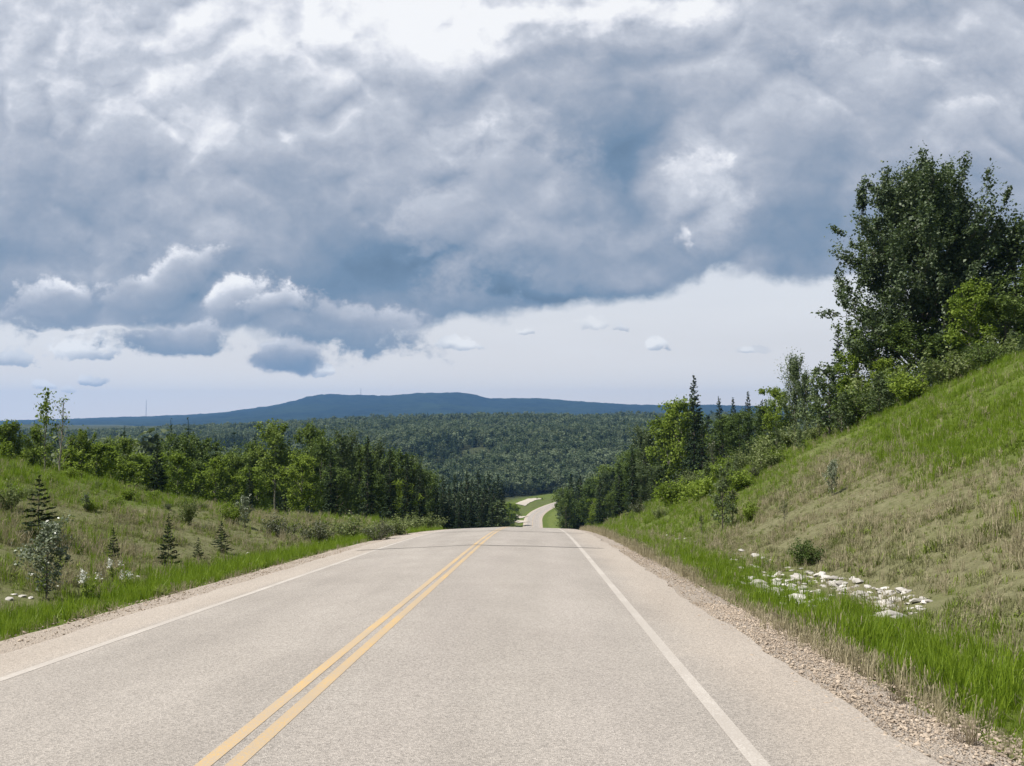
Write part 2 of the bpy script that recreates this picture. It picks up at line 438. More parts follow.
def zones(x, y):
    """true colour of the ground cover: green, dry, bare, dark wood floor"""
    x = np.asarray(x, float); y = np.asarray(y, float)
    d = x - road_x(y)
    n = fbm(x, y, 5, 4, 41); n2 = fbm(x, y, 1.6, 3, 43)
    # right side
    lo = sst(d + 0.9 * n + 0.4 * n2, 5.6, 7.6)
    lo = lo + (1 - lo) * 0.0
    top = sst(d + 1.6 * n + 0.7 * n2 - (13.0 + np.clip(y - 32, 0, 200) * 0.25), -0.6, 1.6)
    far_green = sst(y - 42 - (d - 7.2) * 1.2 + 5 * n, -4, 8) * 0.85
    dry_r = lo * (1 - top) * (1 - far_green) * 0.93
    # left side
    lol = sst(-d + 1.2 * n + 0.6 * n2, 8.8, 10.6)
    topl = sst(-d + 2.0 * n, 16.0, 17.4)
    dry_l = lol * (1 - 0.8 * topl) * (1 - 0.6 * sst(y, 55, 80)) * 0.74
    dry = np.where(d > 0, dry_r, dry_l)
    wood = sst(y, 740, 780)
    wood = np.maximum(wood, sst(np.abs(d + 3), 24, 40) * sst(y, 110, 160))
    return np.clip(1 - dry, 0, 1), np.clip(dry + 0.25 * n2 * dry, 0, 1), wood

def build_ground():
    def grow(a, b, s0, k):
        out = [a]; s = s0
        while out[-1] < b:
            s *= k; out.append(out[-1] + s)
        return out[1:]
    xr = list(np.arange(-46, 60.01, 0.4))
    xp = grow(60, 6600, 0.5, 1.09); xn = [-46 - (v - 0) for v in (np.array(grow(0, 6600, 0.5, 1.09)))]
    X = np.array(sorted(xn) + xr + xp)
    # keep the mid distance fine enough for the valley road
    Y = np.array(list(np.arange(-14, 90, 0.4)) + list(np.arange(90, 200, 1.0)) + list(np.arange(200, 480, 4.0)) + list(np.arange(480, 800, 3.0))
                 + list(np.arange(800, 1800, 12.0)) + grow(1788, 7800, 14, 1.12))
    gx, gy = np.meshgrid(X, Y)
    Z = ground_z(gx.ravel(), gy.ravel())
    V = np.stack([gx.ravel(), gy.ravel(), Z], 1)
    m, b, out = material('ground_cover')
    at_ = b.new('ShaderNodeAttribute', attribute_name='cover')
    g, dr, wd = b.sep(at_.outputs['Vector'])
    pos = b.new('ShaderNodeNewGeometry').outputs['Position']
    n1 = b.noise(pos, 0.35, 6, 0.6); n2 = b.noise(pos, 3.0, 5, 0.65); n3 = b.noise(pos, 24.0, 4, 0.7)
    green = b.mix(b.lin(n1, 0.35, 0.65), (0.070, 0.112, 0.012), (0.120, 0.170, 0.022))
    green = b.mix(b.lin(n2, 0.45, 0.7, 0, 0.6), green, (0.13, 0.14, 0.05))
    dry = b.mix(b.lin(n2, 0.35, 0.65), (0.135, 0.132, 0.068), (0.205, 0.198, 0.112))
    dry = b.mix(b.lin(n1, 0.52, 0.72, 0, 0.5), dry, (0.115, 0.125, 0.045))
    c = b.mix(dr, green, dry)
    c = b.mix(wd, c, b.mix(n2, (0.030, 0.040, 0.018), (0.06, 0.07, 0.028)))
    c = b.mix(b.lin(n3, 0.35, 0.65, 0, 0.45), c, (0.05, 0.048, 0.028))
    principled(b, out, c, 1.0, 0.1, b.mad(n3, 0.4, n2), 0.8, 0.08)
    me = mesh_np('ground', V, [grid_faces(len(X), len(Y))], m, True)
    a = me.attributes.new('cover', 'FLOAT_VECTOR', 'POINT')
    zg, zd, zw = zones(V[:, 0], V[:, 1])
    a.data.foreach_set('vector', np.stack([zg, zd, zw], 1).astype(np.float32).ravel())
    structure('ground', me)
build_ground()

# ------------------------------------------------------------------ road, shoulders and paint
def ribbon(name, d0, d1, ys, mat, lift, nx=2, edge=0.0, zf=None, seed=0):
    """a strip that follows the road between two sideways offsets"""
    ys = np.asarray(ys, float)
    t = np.linspace(0, 1, nx)
    V = []
    for y in ys:
        e0 = edge * float(fbm(y, 0.5, 1.3, 3, seed)) if edge else 0; e1 = edge * float(fbm(y, 7.5, 1.3, 3, seed + 3)) if edge else 0
        d = (d0 + e0) + ((d1 + e1) - (d0 + e0)) * t
        x = d + road_x(y)
        z = road_z(y) + (prof(d) if zf is None else zf(d, y)) + lift
        V.append(np.stack([x, np.full(nx, y), z], 1))
    me = mesh_np(name, np.concatenate(V), [grid_faces(nx, len(ys))], mat, True)
    o = structure(name, me)
    at_ = me.attributes.new('offset', 'FLOAT', 'POINT')
    dd = np.concatenate([d0 + (d1 - d0) * t for _ in ys]).astype(np.float32)
    at_.data.foreach_set('value', dd)
    return o
RY = list(np.arange(-14, 110, 1.0)) + list(np.arange(110, 470, 5.0)) + list(np.arange(470, 765, 3.0))

def road_material():
    m, b, out = material('worn_chip_seal')
    pos = b.new('ShaderNodeNewGeometry').outputs['Position']
    off = b.new('ShaderNodeAttribute', attribute_name='offset').outputs['Fac']
    st = b.v('MULTIPLY', pos, (1.0, 0.12, 1.0))
    n_s = b.noise(st, 1.1, 4, 0.55); n_m = b.noise(pos, 0.5, 5, 0.6)
    chip = b.new('ShaderNodeTexVoronoi', feature='F1'); b.put(chip.inputs['Vector'], pos); chip.inputs['Scale'].default_value = 85.0
    cr = b.sep(chip.outputs['Color'])[0]
    n_f = b.noise(pos, 45.0, 3, 0.7)
    c = b.mix(b.lin(n_m, 0.3, 0.7), (0.305, 0.277, 0.250), (0.352, 0.322, 0.292))
    c = b.mix(b.lin(n_s, 0.35, 0.7, 0, 0.7), c, (0.256, 0.233, 0.211))
    # paler dusty strip outside the edge lines
    dust = b.m('MAXIMUM', b.ss(b.mad(n_m, 0.9, off), 1.75, 2.75), b.ss(b.mad(n_m, -0.5, off), -5.35, -5.85))
    c = b.mix(b.mul(dust, 0.8), c, b.mix(b.lin(n_s, 0.3, 0.7), (0.390, 0.342, 0.296), (0.352, 0.306, 0.262)))
    # bleached seal beside the right edge line and tyre paths
    tyre = b.m('ADD', b.m('EXPONENT', b.mul(b.m('POWER', b.m('ABSOLUTE', b.mul(b.sub(off, -1.15), 2.4)), 2.0), -1)),
               b.m('EXPONENT', b.mul(b.m('POWER', b.m('ABSOLUTE', b.mul(b.sub(off, 0.55), 2.4)), 2.0), -1)))
    c = b.mix(b.mul(tyre, 0.30), c, (0.36, 0.325, 0.30))
    sp = b.lin(cr, 0.0, 1.0, 0.66, 1.32)
    c = b.mix(1.0, c, b.mix(b.m('MULTIPLY', 1.0, 1.0), (0, 0, 0), b.xyz(sp, sp, sp)), 'MULTIPLY')
    c = b.mix(b.lin(n_f, 0.64, 0.76, 0, 0.4), c, (0.10, 0.09, 0.085))
    c = b.mix(b.lin(n_f, 0.36, 0.26, 0, 0.4), c, (0.62, 0.57, 0.52))
    principled(b, out, c, 0.85, 0.25, chip.outputs['Distance'], 0.5, 0.012)
    return m
def gravel_material():
    m, b, out = material('shoulder_gravel')
    pos = b.new('ShaderNodeNewGeometry').outputs['Position']
    vo = b.new('ShaderNodeTexVoronoi', feature='F1'); b.put(vo.inputs['Vector'], pos); vo.inputs['Scale'].default_value = 42.0
    vo2 = b.new('ShaderNodeTexVoronoi', feature='F1'); b.put(vo2.inputs['Vector'], pos); vo2.inputs['Scale'].default_value = 75.0
    r1 = b.sep(vo.outputs['Color'])[0]; r2 = b.sep(vo2.outputs['Color'])[1]
    n = b.noise(pos, 0.9, 4, 0.6)
    c = b.mix(r1, (0.26, 0.22, 0.185), (0.52, 0.455, 0.39))
    c = b.mix(0.4, c, b.mix(r2, (0.22, 0.18, 0.15), (0.54, 0.47, 0.40)))
    c = b.mix(b.lin(n, 0.40, 0.68, 0, 0.7), c, (0.42, 0.36, 0.30))
    principled(b, out, c, 0.95, 0.15, b.add(vo.outputs['Distance'], b.mul(vo2.outputs['Distance'], 0.5)), 0.9, 0.03)
    return m
def paint_material(name, col, wear):
    m, b, out = material(name)
    pos = b.new('ShaderNodeNewGeometry').outputs['Position']
    n = b.noise(pos, 55.0, 4, 0.7); n2 = b.noise(b.v('MULTIPLY', pos, (1, 0.3, 1)), 2.6, 4, 0.6)
    f = b.lin(b.add(b.mul(n, 0.75), b.mul(n2, 0.45)), 0.42, 0.64, 0.10, wear)
    c = b.mix(f, col, (0.35, 0.315, 0.28))
    c = b.mix(b.lin(n2, 0.3, 0.7, 0, 0.25), c, tuple(q * 0.75 for q in col))
    principled(b, out, c, 0.7, 0.3, n, 0.3, 0.005)
    return m
M['road'] = road_material(); M['gravel'] = gravel_material()
M['white_paint'] = paint_material('worn_white_paint', (0.56, 0.525, 0.485), 0.95)
M['yellow_paint'] = paint_material('worn_yellow_paint', (0.57, 0.345, 0.075), 0.9)
FY = list(np.arange(-14, 60, 0.35)) + list(np.arange(60, 110, 2.0)) + list(np.arange(110, 470, 8.0)) + list(np.arange(470, 765, 4.0))
def gz_r(d, y):      # the gravel dives under the turf at its outer edge
    return prof(d) + 0.02 * fbm(d, y, 0.5, 2, 71) * 1.0 - 0.30 * np.clip((d - 3.6) / 0.35, 0, 1)
def gz_l(d, y):
    return prof(d) + 0.02 * fbm(d, y, 0.5, 2, 72) - 0.30 * np.clip((-7.25 - d) / 0.35, 0, 1)
ribbon('gravel_shoulder', 2.4, 3.95, FY, M['gravel'], -0.012, 12, 0.0, gz_r)
ribbon('gravel_shoulder', -7.6, -5.9, FY, M['gravel'], -0.012, 10, 0.0, gz_l)
ribbon('road', -6.35, 2.72, FY, M['road'], 0.004, 56, 0.22, None, 5)
ribbon('white_line', -5.37, -5.23, FY, M['white_paint'], 0.0065, 2)
ribbon('white_line', 1.43, 1.56, FY, M['white_paint'], 0.0065, 2)
ribbon('yellow_line', -2.145, -2.035, FY, M['yellow_paint'], 0.0065, 2)
ribbon('yellow_line', -1.955, -1.845, FY, M['yellow_paint'], 0.0065, 2)

m, b, out = material('tar_seam')
pos = b.new('ShaderNodeNewGeometry').outputs['Position']
principled(b, out, b.mix(b.noise(pos, 9.0, 3, 0.6), (0.10, 0.092, 0.085), (0.27, 0.25, 0.23)), 0.8, 0.3)
M['tar'] = m
def seam(y0, d0, d1, w, seed, slant=0.0):
    n = 60; V = []
    for i in range(n):
        d = d0 + (d1 - d0) * i / (n - 1)
        y = y0 + slant * (d - d0) + 0.25 * float(fbm(d, y0, 1.2, 3, seed))
        ww = w * (0.5 + 0.8 * float(vnoise(d * 1.3, y0, seed + 1)))
        for yy in (y - ww, y + ww):
            V.append((d, yy, float(road_z(yy) + prof(d)) + 0.013))
    structure('tar_seam', mesh_np('tar_seam', V, [grid_faces(2, n)], M['tar']))
seam(30.0, -6.0, 2.3, 0.09, 3, 0.12)
seam(46.0, -6.0, 2.4, 0.16, 5, -0.05)
# far gravel turn-offs beside the valley road
def pad(pts, w, name, mat, lift=0.25):
    """a flat track laid over the ground along points (x, y)"""
    P = []
    for (x0, y0), (x1, y1) in zip(pts, pts[1:]):
        for i in range(8): P.append((x0 + (x1 - x0) * i / 8, y0 + (y1 - y0) * i / 8))
    P.append(pts[-1]); V = []
    for i, (x, y) in enumerate(P):
        a = P[max(0, i - 1)]; c = P[min(len(P) - 1, i + 1)]
        t = Vector((c[0] - a[0], c[1] - a[1])).normalized(); nrm = Vector((-t.y, t.x))
        for k in (-1, -.33, .33, 1):
            q = (x + nrm.x * w / 2 * k, y + nrm.y * w / 2 * k)
            V.append((q[0], q[1], float(ground_z(q[0], q[1], False)) + lift))
    structure(name, mesh_np(name, V, [grid_faces(4, len(P))], mat, True))
# ------------------------------------------------------------------ plant building
def unit(a):
    return a / np.maximum(np.linalg.norm(a, axis=-1, keepdims=True), 1e-9)
def leaf_quads(P, size, rng, up=0.35, asp=0.62, T=None):
    """folded diamond leaves centred on P; T = direction along the leaf (optional)"""
    n = len(P)
    nr = rng.normal(size=(n, 3)); nr[:, 2] = np.abs(nr[:, 2]) + up; nr = unit(nr)
    t = rng.normal(size=(n, 3)) if T is None else T + rng.normal(size=(n, 3)) * 0.35
    t = unit(t - nr * np.sum(t * nr, 1, keepdims=True)); bb = np.cross(nr, t)
    L = (size * rng.uniform(0.65, 1.35, n))[:, None]; W = L * asp
    V = np.stack([P - t * L * .5, P + bb * W * .5 + nr * W * .12, P + t * L * .5 - nr * L * .1, P - bb * W * .5 + nr * W * .12], 1)
    return V.reshape(-1, 3), np.arange(4 * n).reshape(n, 4)
class Geo:
    def __init__(self): self.V = []; self.F = {3: [], 4: []}; self.n = 0
    def add(self, V, Fc):
        V = np.asarray(V, float); Fc = np.asarray(Fc, int)
        self.V.append(V); self.F[Fc.shape[1]].append(Fc + self.n); self.n += len(V)
    def tube(self, pts, rad, k=6):
        pts = np.asarray(pts, float); n = len(pts)
        t = np.gradient(pts, axis=0); t = unit(t)
        ref = np.array([0.31, 0.95, 0.05]); a = unit(np.cross(t, ref)); c = np.cross(t, a)
        ang = np.arange(k) * 2 * np.pi / k
        V = (pts[:, None, :] + np.asarray(rad)[:, None, None] * (np.cos(ang)[None, :, None] * a[:, None, :] + np.sin(ang)[None, :, None] * c[:, None, :])).reshape(-1, 3)
        f = []
        for i in range(n - 1):
            for j in range(k):
                f.append((i * k + j, i * k + (j + 1) % k, (i + 1) * k + (j + 1) % k, (i + 1) * k + j))
        self.add(V, f)
    def mesh(self, name, mat, smooth=False):
        fl = [np.concatenate(self.F[k]) for k in (3, 4) if self.F[k]]
        return mesh_np(name, np.concatenate(self.V), fl, mat, smooth)

def broadleaf(seed, H, cr, cb, nl, asc, nleaf, lsize, shape='oval', lean=0.03, spread=0.075, r0=0.014, upright=0.0, tuft=5, bare_low=False):
    """a trunk with limbs and a crown of leaf clumps at the limb ends -> (wood, crown)"""
    rng = np.random.default_rng(seed)
    wood = Geo(); crown = Geo()
    k = 9; tz = np.linspace(0, 0.95 * H, k)
    wx = np.cumsum(rng.normal(0, lean * H / k, k)); wy = np.cumsum(rng.normal(0, lean * H / k, k)); wx -= wx[0]; wy -= wy[0]
    tp = np.stack([wx, wy, tz], 1); tp[0, 2] = -0.25
    wood.tube(tp, H * r0 * (1 - 0.93 * np.linspace(0, 1, k)) + 0.004 * H * 0.3, 7)
    C = []; Wt = []; D = []
    for i in range(nl):
        s = (i + rng.uniform(0.1, 0.9)) / nl
        z = (cb + (1 - cb) * s * 0.96) * 0.95 * H
        o = np.array([np.interp(z, tz, tp[:, 0]), np.interp(z, tz, tp[:, 1]), z])
        az = i * 2.39996 + rng.uniform(-.5, .5)
        pr = {'oval': (np.sin(np.pi * min(1, s * 0.86 + 0.14)) ** 0.7), 'cone': (1 - s) ** 0.8 + .08, 'egg': ((1 - s) ** 0.62) * (0.85 + 0.25 * s) + .06,
              'dome': (1 - s) ** 0.72 * min(1, .72 + 1.4 * s) + .05, 'top': s ** 0.5 * (1.15 - s) * 1.7}[shape]
        L = cr * pr * rng.uniform(0.6, 1.25)
        el = asc + rng.normal(0, 0.16) + 0.35 * s
        dv = np.array([math.cos(az) * math.cos(el), math.sin(az) * math.cos(el), math.sin(el)])
        L = L / max(0.35, math.cos(el)) if upright else L
        L = min(L, (H - z) * 0.75 + 0.035 * H)
        n = 5; ts = np.linspace(0, 1, n)[:, None]
        lp = o + dv * L * ts + np.array([0, 0, 1.0]) * (0.12 * L * ts ** 2) + rng.normal(0, 0.02 * L, (n, 3)) * ts
        rr = H * r0 * 0.42 * (1 - 0.75 * s) * (1 - 0.85 * ts[:, 0]) + 0.0008 * H
        wood.tube(lp, rr, 4)
        for j in range(tuft):
            f = rng.uniform(0.3, 1.0) if j else 1.0
            q = np.array([np.interp(f, ts[:, 0], lp[:, a]) for a in range(3)])
            dd = unit(dv + rng.normal(0, 0.65, 3) + np.array([0, 0, upright]))
            e = q + dd * L * rng.uniform(0.12, 0.36)
            if j % 2 == 0: wood.tube(np.stack([q, (q + e) / 2 + rng.normal(0, .02 * L, 3), e]), np.array([.0016, .0012, .0006]) * H, 3)
            C.append(e); D.append(dd); Wt.append(rng.uniform(0.35, 1.5) * (0.5 + 0.5 * f) * (0.4 + L / cr))
    C = np.array(C); D = np.array(D); Wt = np.array(Wt) / sum(Wt)
    idx = rng.choice(len(C), nleaf, p=Wt)
    sg = spread * H * rng.uniform(0.35, 1.0, len(C))[idx][:, None]
    off = rng.normal(0, 1, (nleaf, 3)) * sg * 0.55 + D[idx] * (rng.normal(0, 1, (nleaf, 1)) * sg * (0.6 + upright))
    P = C[idx] + off
    P[:, 2] = np.maximum(P[:, 2], 0.05 * H if not bare_low else cb * H * .8)
    crown.add(*leaf_quads(P, lsize, rng))
    return wood, crown

def conifer(seed, H, rb, zb, nwh, nb, droop=0.25, card=0.30, dens=1.0, gap=0.0, power=0.9, r0=0.011):
    rng = np.random.default_rng(seed)
    wood = Geo(); crown = Geo()
    wood.tube(np.stack([np.zeros(6), np.zeros(6), np.linspace(-0.2, H * 0.985, 6)], 1) + rng.normal(0, 0.003 * H, (6, 3)) * np.array([1, 1, 0]), H * r0 * (1 - 0.93 * np.linspace(0, 1, 6)), 6)
    P = []; T = []; S = []
    for w in range(nwh):
        s = w / (nwh - 1)
        z = (zb + (1 - zb) * s ** 0.92) * H
        for j in range(nb):
            if rng.random() < gap: continue
            az = rng.uniform(0, 2 * np.pi)
            L = rb * ((1 - s) ** power) * rng.uniform(0.62, 1.2) + 0.018 * H
            el = -droop * (1 - s) + 0.5 * s ** 2 + rng.normal(0, 0.10)
            dv = np.array([math.cos(az) * math.cos(el), math.sin(az) * math.cos(el), math.sin(el)])
            sd = np.array([-math.sin(az), math.cos(az), 0])
            zz = z + rng.normal(0, 0.010 * H)
            o = np.array([0, 0, zz])
            end = o + dv * L + np.array([0, 0, 0.10 * L])
            if L > 0.05 * H: wood.tube(np.stack([o, (o + end) / 2 - np.array([0, 0, .03 * L]), end]), np.array([.0022, .0014, .0005]) * H, 3)
            m = max(4, int(dens * (5 + 14 * L / rb)))
            f = np.sqrt(rng.uniform(0.03, 1, m)); sgn = np.where(rng.random(m) < .5, -1, 1)
            lat = (sgn * rng.uniform(0, 1, m) * (1.05 - f) * 0.34 * L)[:, None]
            q = o + (end - o) * f[:, None] + sd * lat + np.array([0, 0, -1]) * (np.abs(lat) * .25)
            P.append(q); T.append(unit(dv + sd * (sgn * 0.75)[:, None] + np.array([0, 0, -0.12]))); S.append(np.full(m, card * (0.35 + 0.65 * (1 - s) ** .7)))
    P = np.concatenate(P); T = np.concatenate(T); S = np.concatenate(S)
    V, Fc = leaf_quads(P, S, rng, up=0.8, asp=0.42, T=T)
    crown.add(V, Fc)
    t = rng.uniform(0.9, 1.0, 26)[:, None] * H
    Pl = np.concatenate([rng.normal(0, .004 * H, (26, 2)), t], 1)
    crown.add(*leaf_quads(Pl, 0.03 * H, rng, T=np.tile([[0, 0, 1.0]], (26, 1)), asp=.35))
    return wood, crown

def bush(seed, H, r, nst, nleaf, lsize, open_=0.0, spread=0.16):
    rng = np.random.default_rng(seed); wood = Geo(); crown = Geo(); C = []; D = []
    for i in range(nst):
        az = rng.uniform(0, 2 * np.pi); rr = r * math.sqrt(rng.random()); hz = H * (1 - 0.45 * (rr / r) ** 2) * rng.uniform(0.62, 1.0)
        o = np.array([math.cos(az), math.sin(az), 0]) * 0.12 * r; o[2] = -0.1
        e = np.array([math.cos(az) * rr, math.sin(az) * rr, hz])
        mid = (o + e) / 2 + np.array([0, 0, .1 * H]) + rng.normal(0, .05 * r, 3)
        wood.tube(np.stack([o, mid, e]), np.array([.014, .009, .003]) * H, 4)
        for f in np.linspace(0.3 + 0.25 * open_, 1.0, 5):
            q = o * (1 - f) ** 2 + 2 * mid * f * (1 - f) + e * f * f
            for _ in range(2):
                C.append(q + rng.normal(0, .10 * r, 3)); D.append(unit(e - o))
    C = np.array(C); D = np.array(D); idx = rng.integers(0, len(C), nleaf)
    P = C[idx] + rng.normal(0, spread * r * .6, (nleaf, 3)) + D[idx] * rng.normal(0, .08 * H, (nleaf, 1))
    P[:, 2] = np.maximum(P[:, 2], 0.02)
    crown.add(*leaf_quads(P, lsize, rng))
    return wood, crown

FORMS = {}
def form(kind, name, wood_mat, leaf_mat, native, wc):
    w, c = wc
    allz = np.concatenate(c.V)[:, 2]
    native = float(np.sort(allz)[-max(4, len(allz) // 1500)])        # height the foliage really reaches
    FORMS.setdefault(kind, []).append((name, native, w.mesh(name + '_trunk', wood_mat, True), c.mesh(name + '_crown', leaf_mat)))

form('hero', 'poplar_tree', M['bark'], M['hero'], 21.0, broadleaf(11, 21.0, 8.0, 0.04, 120, 0.48, 90000, 0.31, 'dome', 0.006, 0.032, 0.013, upright=0.9, tuft=9))
for i in range(2):
    form('poplar', 'poplar_tree', M['bark'], M['poplar'], 12.0, broadleaf(20 + i, 12, 2.6, 0.12, 36, 0.75, 7000, 0.30, 'egg', 0.03, 0.06, 0.012, upright=0.7, tuft=6))
for i in range(4):
    form('aspen', 'aspen_tree', M['pale_bark'], M['aspen'], 12.0, broadleaf(30 + i, 12, 2.5, 0.34, 26, 0.55, 4600, 0.34, 'oval', 0.05, 0.055, 0.010, tuft=5, bare_low=True))
for i in range(4):
    form('broad', 'aspen_tree', M['pale_bark'], M['bright'], 10.0, broadleaf(40 + i, 10, 2.9, 0.08, 30, 0.5, 6000, 0.33, 'oval', 0.04, 0.060, 0.012, tuft=5))
for i in range(3):
    form('darkleaf', 'poplar_tree', M['bark'], M['dark'], 11.0, broadleaf(50 + i, 11, 2.6, 0.08, 32, 0.6, 6400, 0.31, 'oval', 0.04, 0.055, 0.012, upright=.3, tuft=5))
for i in range(4):
    form('spruce', 'spruce_tree', M['bark'], M['spruce'], 14.0, conifer(60 + i, 14, 2.1 + .25 * (i % 2), 0.05, 34, 9, 0.30, 0.62, 0.9))
for i in range(2):
    form('slimspruce', 'spruce_tree', M['bark'], M['spruce'], 14.0, conifer(70 + i, 14, 1.25, 0.04, 36, 8, 0.38, 0.50, 0.9, power=.7))
for i in range(3):
    form('young', 'young_spruce', M['bark'], M['young'], 2.4, conifer(80 + i, 2.4, 0.62, 0.06, 13, 8, -0.02, 0.15, 1.5, 0.0, 0.95))
for i in range(2):
    form('thin', 'slender_aspen', M['pale_bark'], M['aspen'], 11.0, broadleaf(90 + i, 11, 1.6, 0.40, 16, 0.8, 620, 0.32, 'top', 0.05, 0.055, 0.009, tuft=3, bare_low=True))
form('bare', 'dying_aspen', M['dead_bark'], M['aspen'], 11.0, broadleaf(95, 11, 1.9, 0.35, 26, 0.85, 170, 0.26, 'oval', 0.06, 0.06, 0.010, tuft=4, bare_low=True))
for i in range(3):
    form('bush', 'willow_bush', M['bark'], M['willow'], 1.8, bush(100 + i, 1.8, 1.15, 16, 1700, 0.135))
for i in range(2):
    form('darkbush', 'willow_bush', M['bark'], M['olive'], 1.8, bush(110 + i, 1.8, 1.2, 18, 1900, 0.11))
for i in range(3):
    form('greenbush', 'alder_bush', M['bark'], M['bright'], 1.8, bush(120 + i, 1.8, 1.3, 16, 1500, 0.17))
for i in range(2):
    form('junbush', 'round_bush', M['bark'], M['dark'], 1.3, bush(126 + i, 1.3, 0.85, 26, 3000, 0.085, spread=.13))
for i in range(2):
    form('palesap', 'poplar_sapling', M['bark'], M['pale'], 2.6, broadleaf(130 + i, 2.6, 0.72, 0.10, 34, 0.75, 2500, 0.095, 'oval', 0.05, 0.07, 0.011, tuft=4))
for i in range(3):
    form('sap', 'poplar_sapling', M['bark'], M['poplar'], 3.0, broadleaf(140 + i, 3.0, 0.72, 0.03, 34, 0.45, 1300, 0.13, 'cone', 0.05, 0.055, 0.011, tuft=4))
for i in range(2):
    form('olivesap', 'poplar_sapling', M['bark'], M['olive'], 3.0, broadleaf(150 + i, 3.0, 0.7, 0.10, 22, 0.8, 420, 0.12, 'oval', 0.05, 0.07, 0.011, tuft=4))

def describe(o, label, cat, group=None):
    o['label'] = label; o['category'] = cat
    if group: o['group'] = group
CATS = {'spruce_tree': 'spruce', 'young_spruce': 'spruce', 'aspen_tree': 'tree', 'poplar_tree': 'tree', 'slender_aspen': 'tree', 'dying_aspen': 'tree',
        'willow_bush': 'bush', 'alder_bush': 'bush', 'round_bush': 'bush', 'poplar_sapling': 'sapling'}
COUNT = {}
def plant(kind, x, y, H, label, group=None, wide=1.0, rot=None, z=None, var=None):
    fs = FORMS[kind]; k = COUNT.get(kind, 0); COUNT[kind] = k + 1
    name, native, wm, cm = fs[(k if var is None else var) % len(fs)]
    rng = random.Random(k * 77 + hash(kind) % 1 + len(kind) * 13)
    root = link(bpy.data.objects.new(name, None))
    root.empty_display_size = 0.3
    s = H / native
    root.location = (x, y, float(ground_z(x, y, False)) - 0.03 if z is None else z)
    root.scale = (s * wide, s * wide, s)
    root.rotation_euler = (0, 0, rng.uniform(0, 6.28) if rot is None else rot)
    describe(root, label, CATS[name], group)
    link(bpy.data.objects.new('stems' if 'bush' in name else 'trunk', wm), root)
    link(bpy.data.objects.new('foliage' if 'bush' in name else 'crown', cm), root)
    return root
def base(kind, px, py, top, label, group=None, wide=1.0, **k):
    """rooted where the photograph shows its foot, as tall as the photograph shows it"""
    x, y, z = at(px, py)
    H = EYE + ray(px, top).z * y - z
    return plant(kind, x, y, H, label, group, wide, **k)
def far(kind, px, D, top, label, group=None, wide=1.0, **k):
    """foot hidden: at distance D, reaching up to the given height in view"""
    x = ray(px, top).x * D; z = float(ground_z(x, D, False))
    H = EYE + ray(px, top).z * D - z
    if H < 1.0: print('LOW', label, H)
    return plant(kind, x, D, max(H, 1.5), label, group, wide, **k)
# ------------------------------------------------------------------ trees and bushes, one by one
LT = 'trees of the left treeline'; RT = 'trees along the right ridge'; LS = 'spruces packed left of the road crest'; RV = 'trees in the valley right of the road'
# --- right ridge, from the frame edge towards the road
far('hero', 919, 82, 154, 'huge dark poplar, by far the tallest tree, on top of the right ridge', None, 0.92, rot=3.5)
far('darkleaf', 968, 86, 214, 'dark broad tree pressed against the right side of the huge poplar', RT, 1.25)
far('poplar', 1014, 80, 206, 'tall grey-green poplar at the right frame edge behind a brighter tree', RT, 1.0)
far('poplar', 1050, 84, 216, 'tall grey-green poplar cut by the right frame edge, outermost of two', RT, 1.0)
far('darkleaf', 1040, 74, 262, 'leafy dark tree low at the right frame edge in front of poplars', RT, 1.3)
far('broad', 968, 70, 278, 'bright green bushy tree in front of the huge poplar, right of its trunk', RT, 1.0)
far('darkleaf', 1004, 70, 292, 'dark green bushy tree at ridge top near the right frame edge', RT, 1.35)
far('darkleaf', 876, 84, 300, 'dark leafy tree under the left branches of the huge poplar', RT, 1.2)
far('darkleaf', 915, 78, 318, 'dark undergrowth tree at the foot of the huge poplar', RT, 1.5)
far('darkleaf', 940, 76, 330, 'low dark tree right of the huge poplar trunk', RT, 1.5)
far('broad', 858, 84, 338, 'bright green young tree just left of the huge poplar', RT, 0.95)
far('spruce', 838, 92, 324, 'slim dark spruce standing just left of the huge poplar', RT, 0.8)
far('broad', 884, 76, 356, 'low bright green tree at the grass edge beneath the huge poplar', RT, 1.1)
far('sap', 818, 84, 362, 'leafy poplar between the slim spruce and two grey-green poplars', RT, 1.0)
base('sap', 829, 436, 362, 'dark sapling with a black shaded foot at edge of the grass bank', RT, 1.1)
far('poplar', 794, 102, 349, 'narrow grey-green poplar rising highest left of the slim spruce', RT, 0.75)
far('poplar', 806, 100, 366, 'narrow grey-green poplar, shorter one of the pair on the ridge', RT, 0.7)
far('broad', 776, 112, 386, 'bushy green tree at the left foot of the grey-green poplars', RT, 0.9)
far('broad', 846, 78, 376, 'bright green shrubby tree at the bank edge below the slim spruce', RT, 1.1)
far('spruce', 748, 150, 391, 'small spruce with a spiky top in the back row of the ridge', RT, 0.7)
far('spruce', 733, 152, 397, 'small dark spruce left of the spiky one in the back row', RT, 0.8)
far('slimspruce', 719, 156, 396, 'small spruce just right of the tall pointed spruce', RT, 1.0)
far('spruce', 762, 146, 399, 'small blunt spruce right of the spiky one in the back row', RT, 0.8)
far('darkleaf', 740, 138, 408, 'dark bushy tree below the row of small ridge spruces', RT, 1.2)
far('darkleaf', 764, 130, 403, 'dark bushy tree filling the gap left of the ridge poplars', RT, 1.1)
far('darkleaf', 722, 142, 416, 'dark rounded tree right of the tall pointed spruce', RT, 1.2)
far('spruce', 694, 150, 375, 'tall pointed dark spruce standing above the right treeline', RT, 0.85)
far('broad', 682, 156, 396, 'bright green aspen on the left flank of the tall pointed spruce', RT, 0.8)
far('broad', 668, 160, 410, 'bright green aspen at the left end of the ridge row', RT, 0.95)
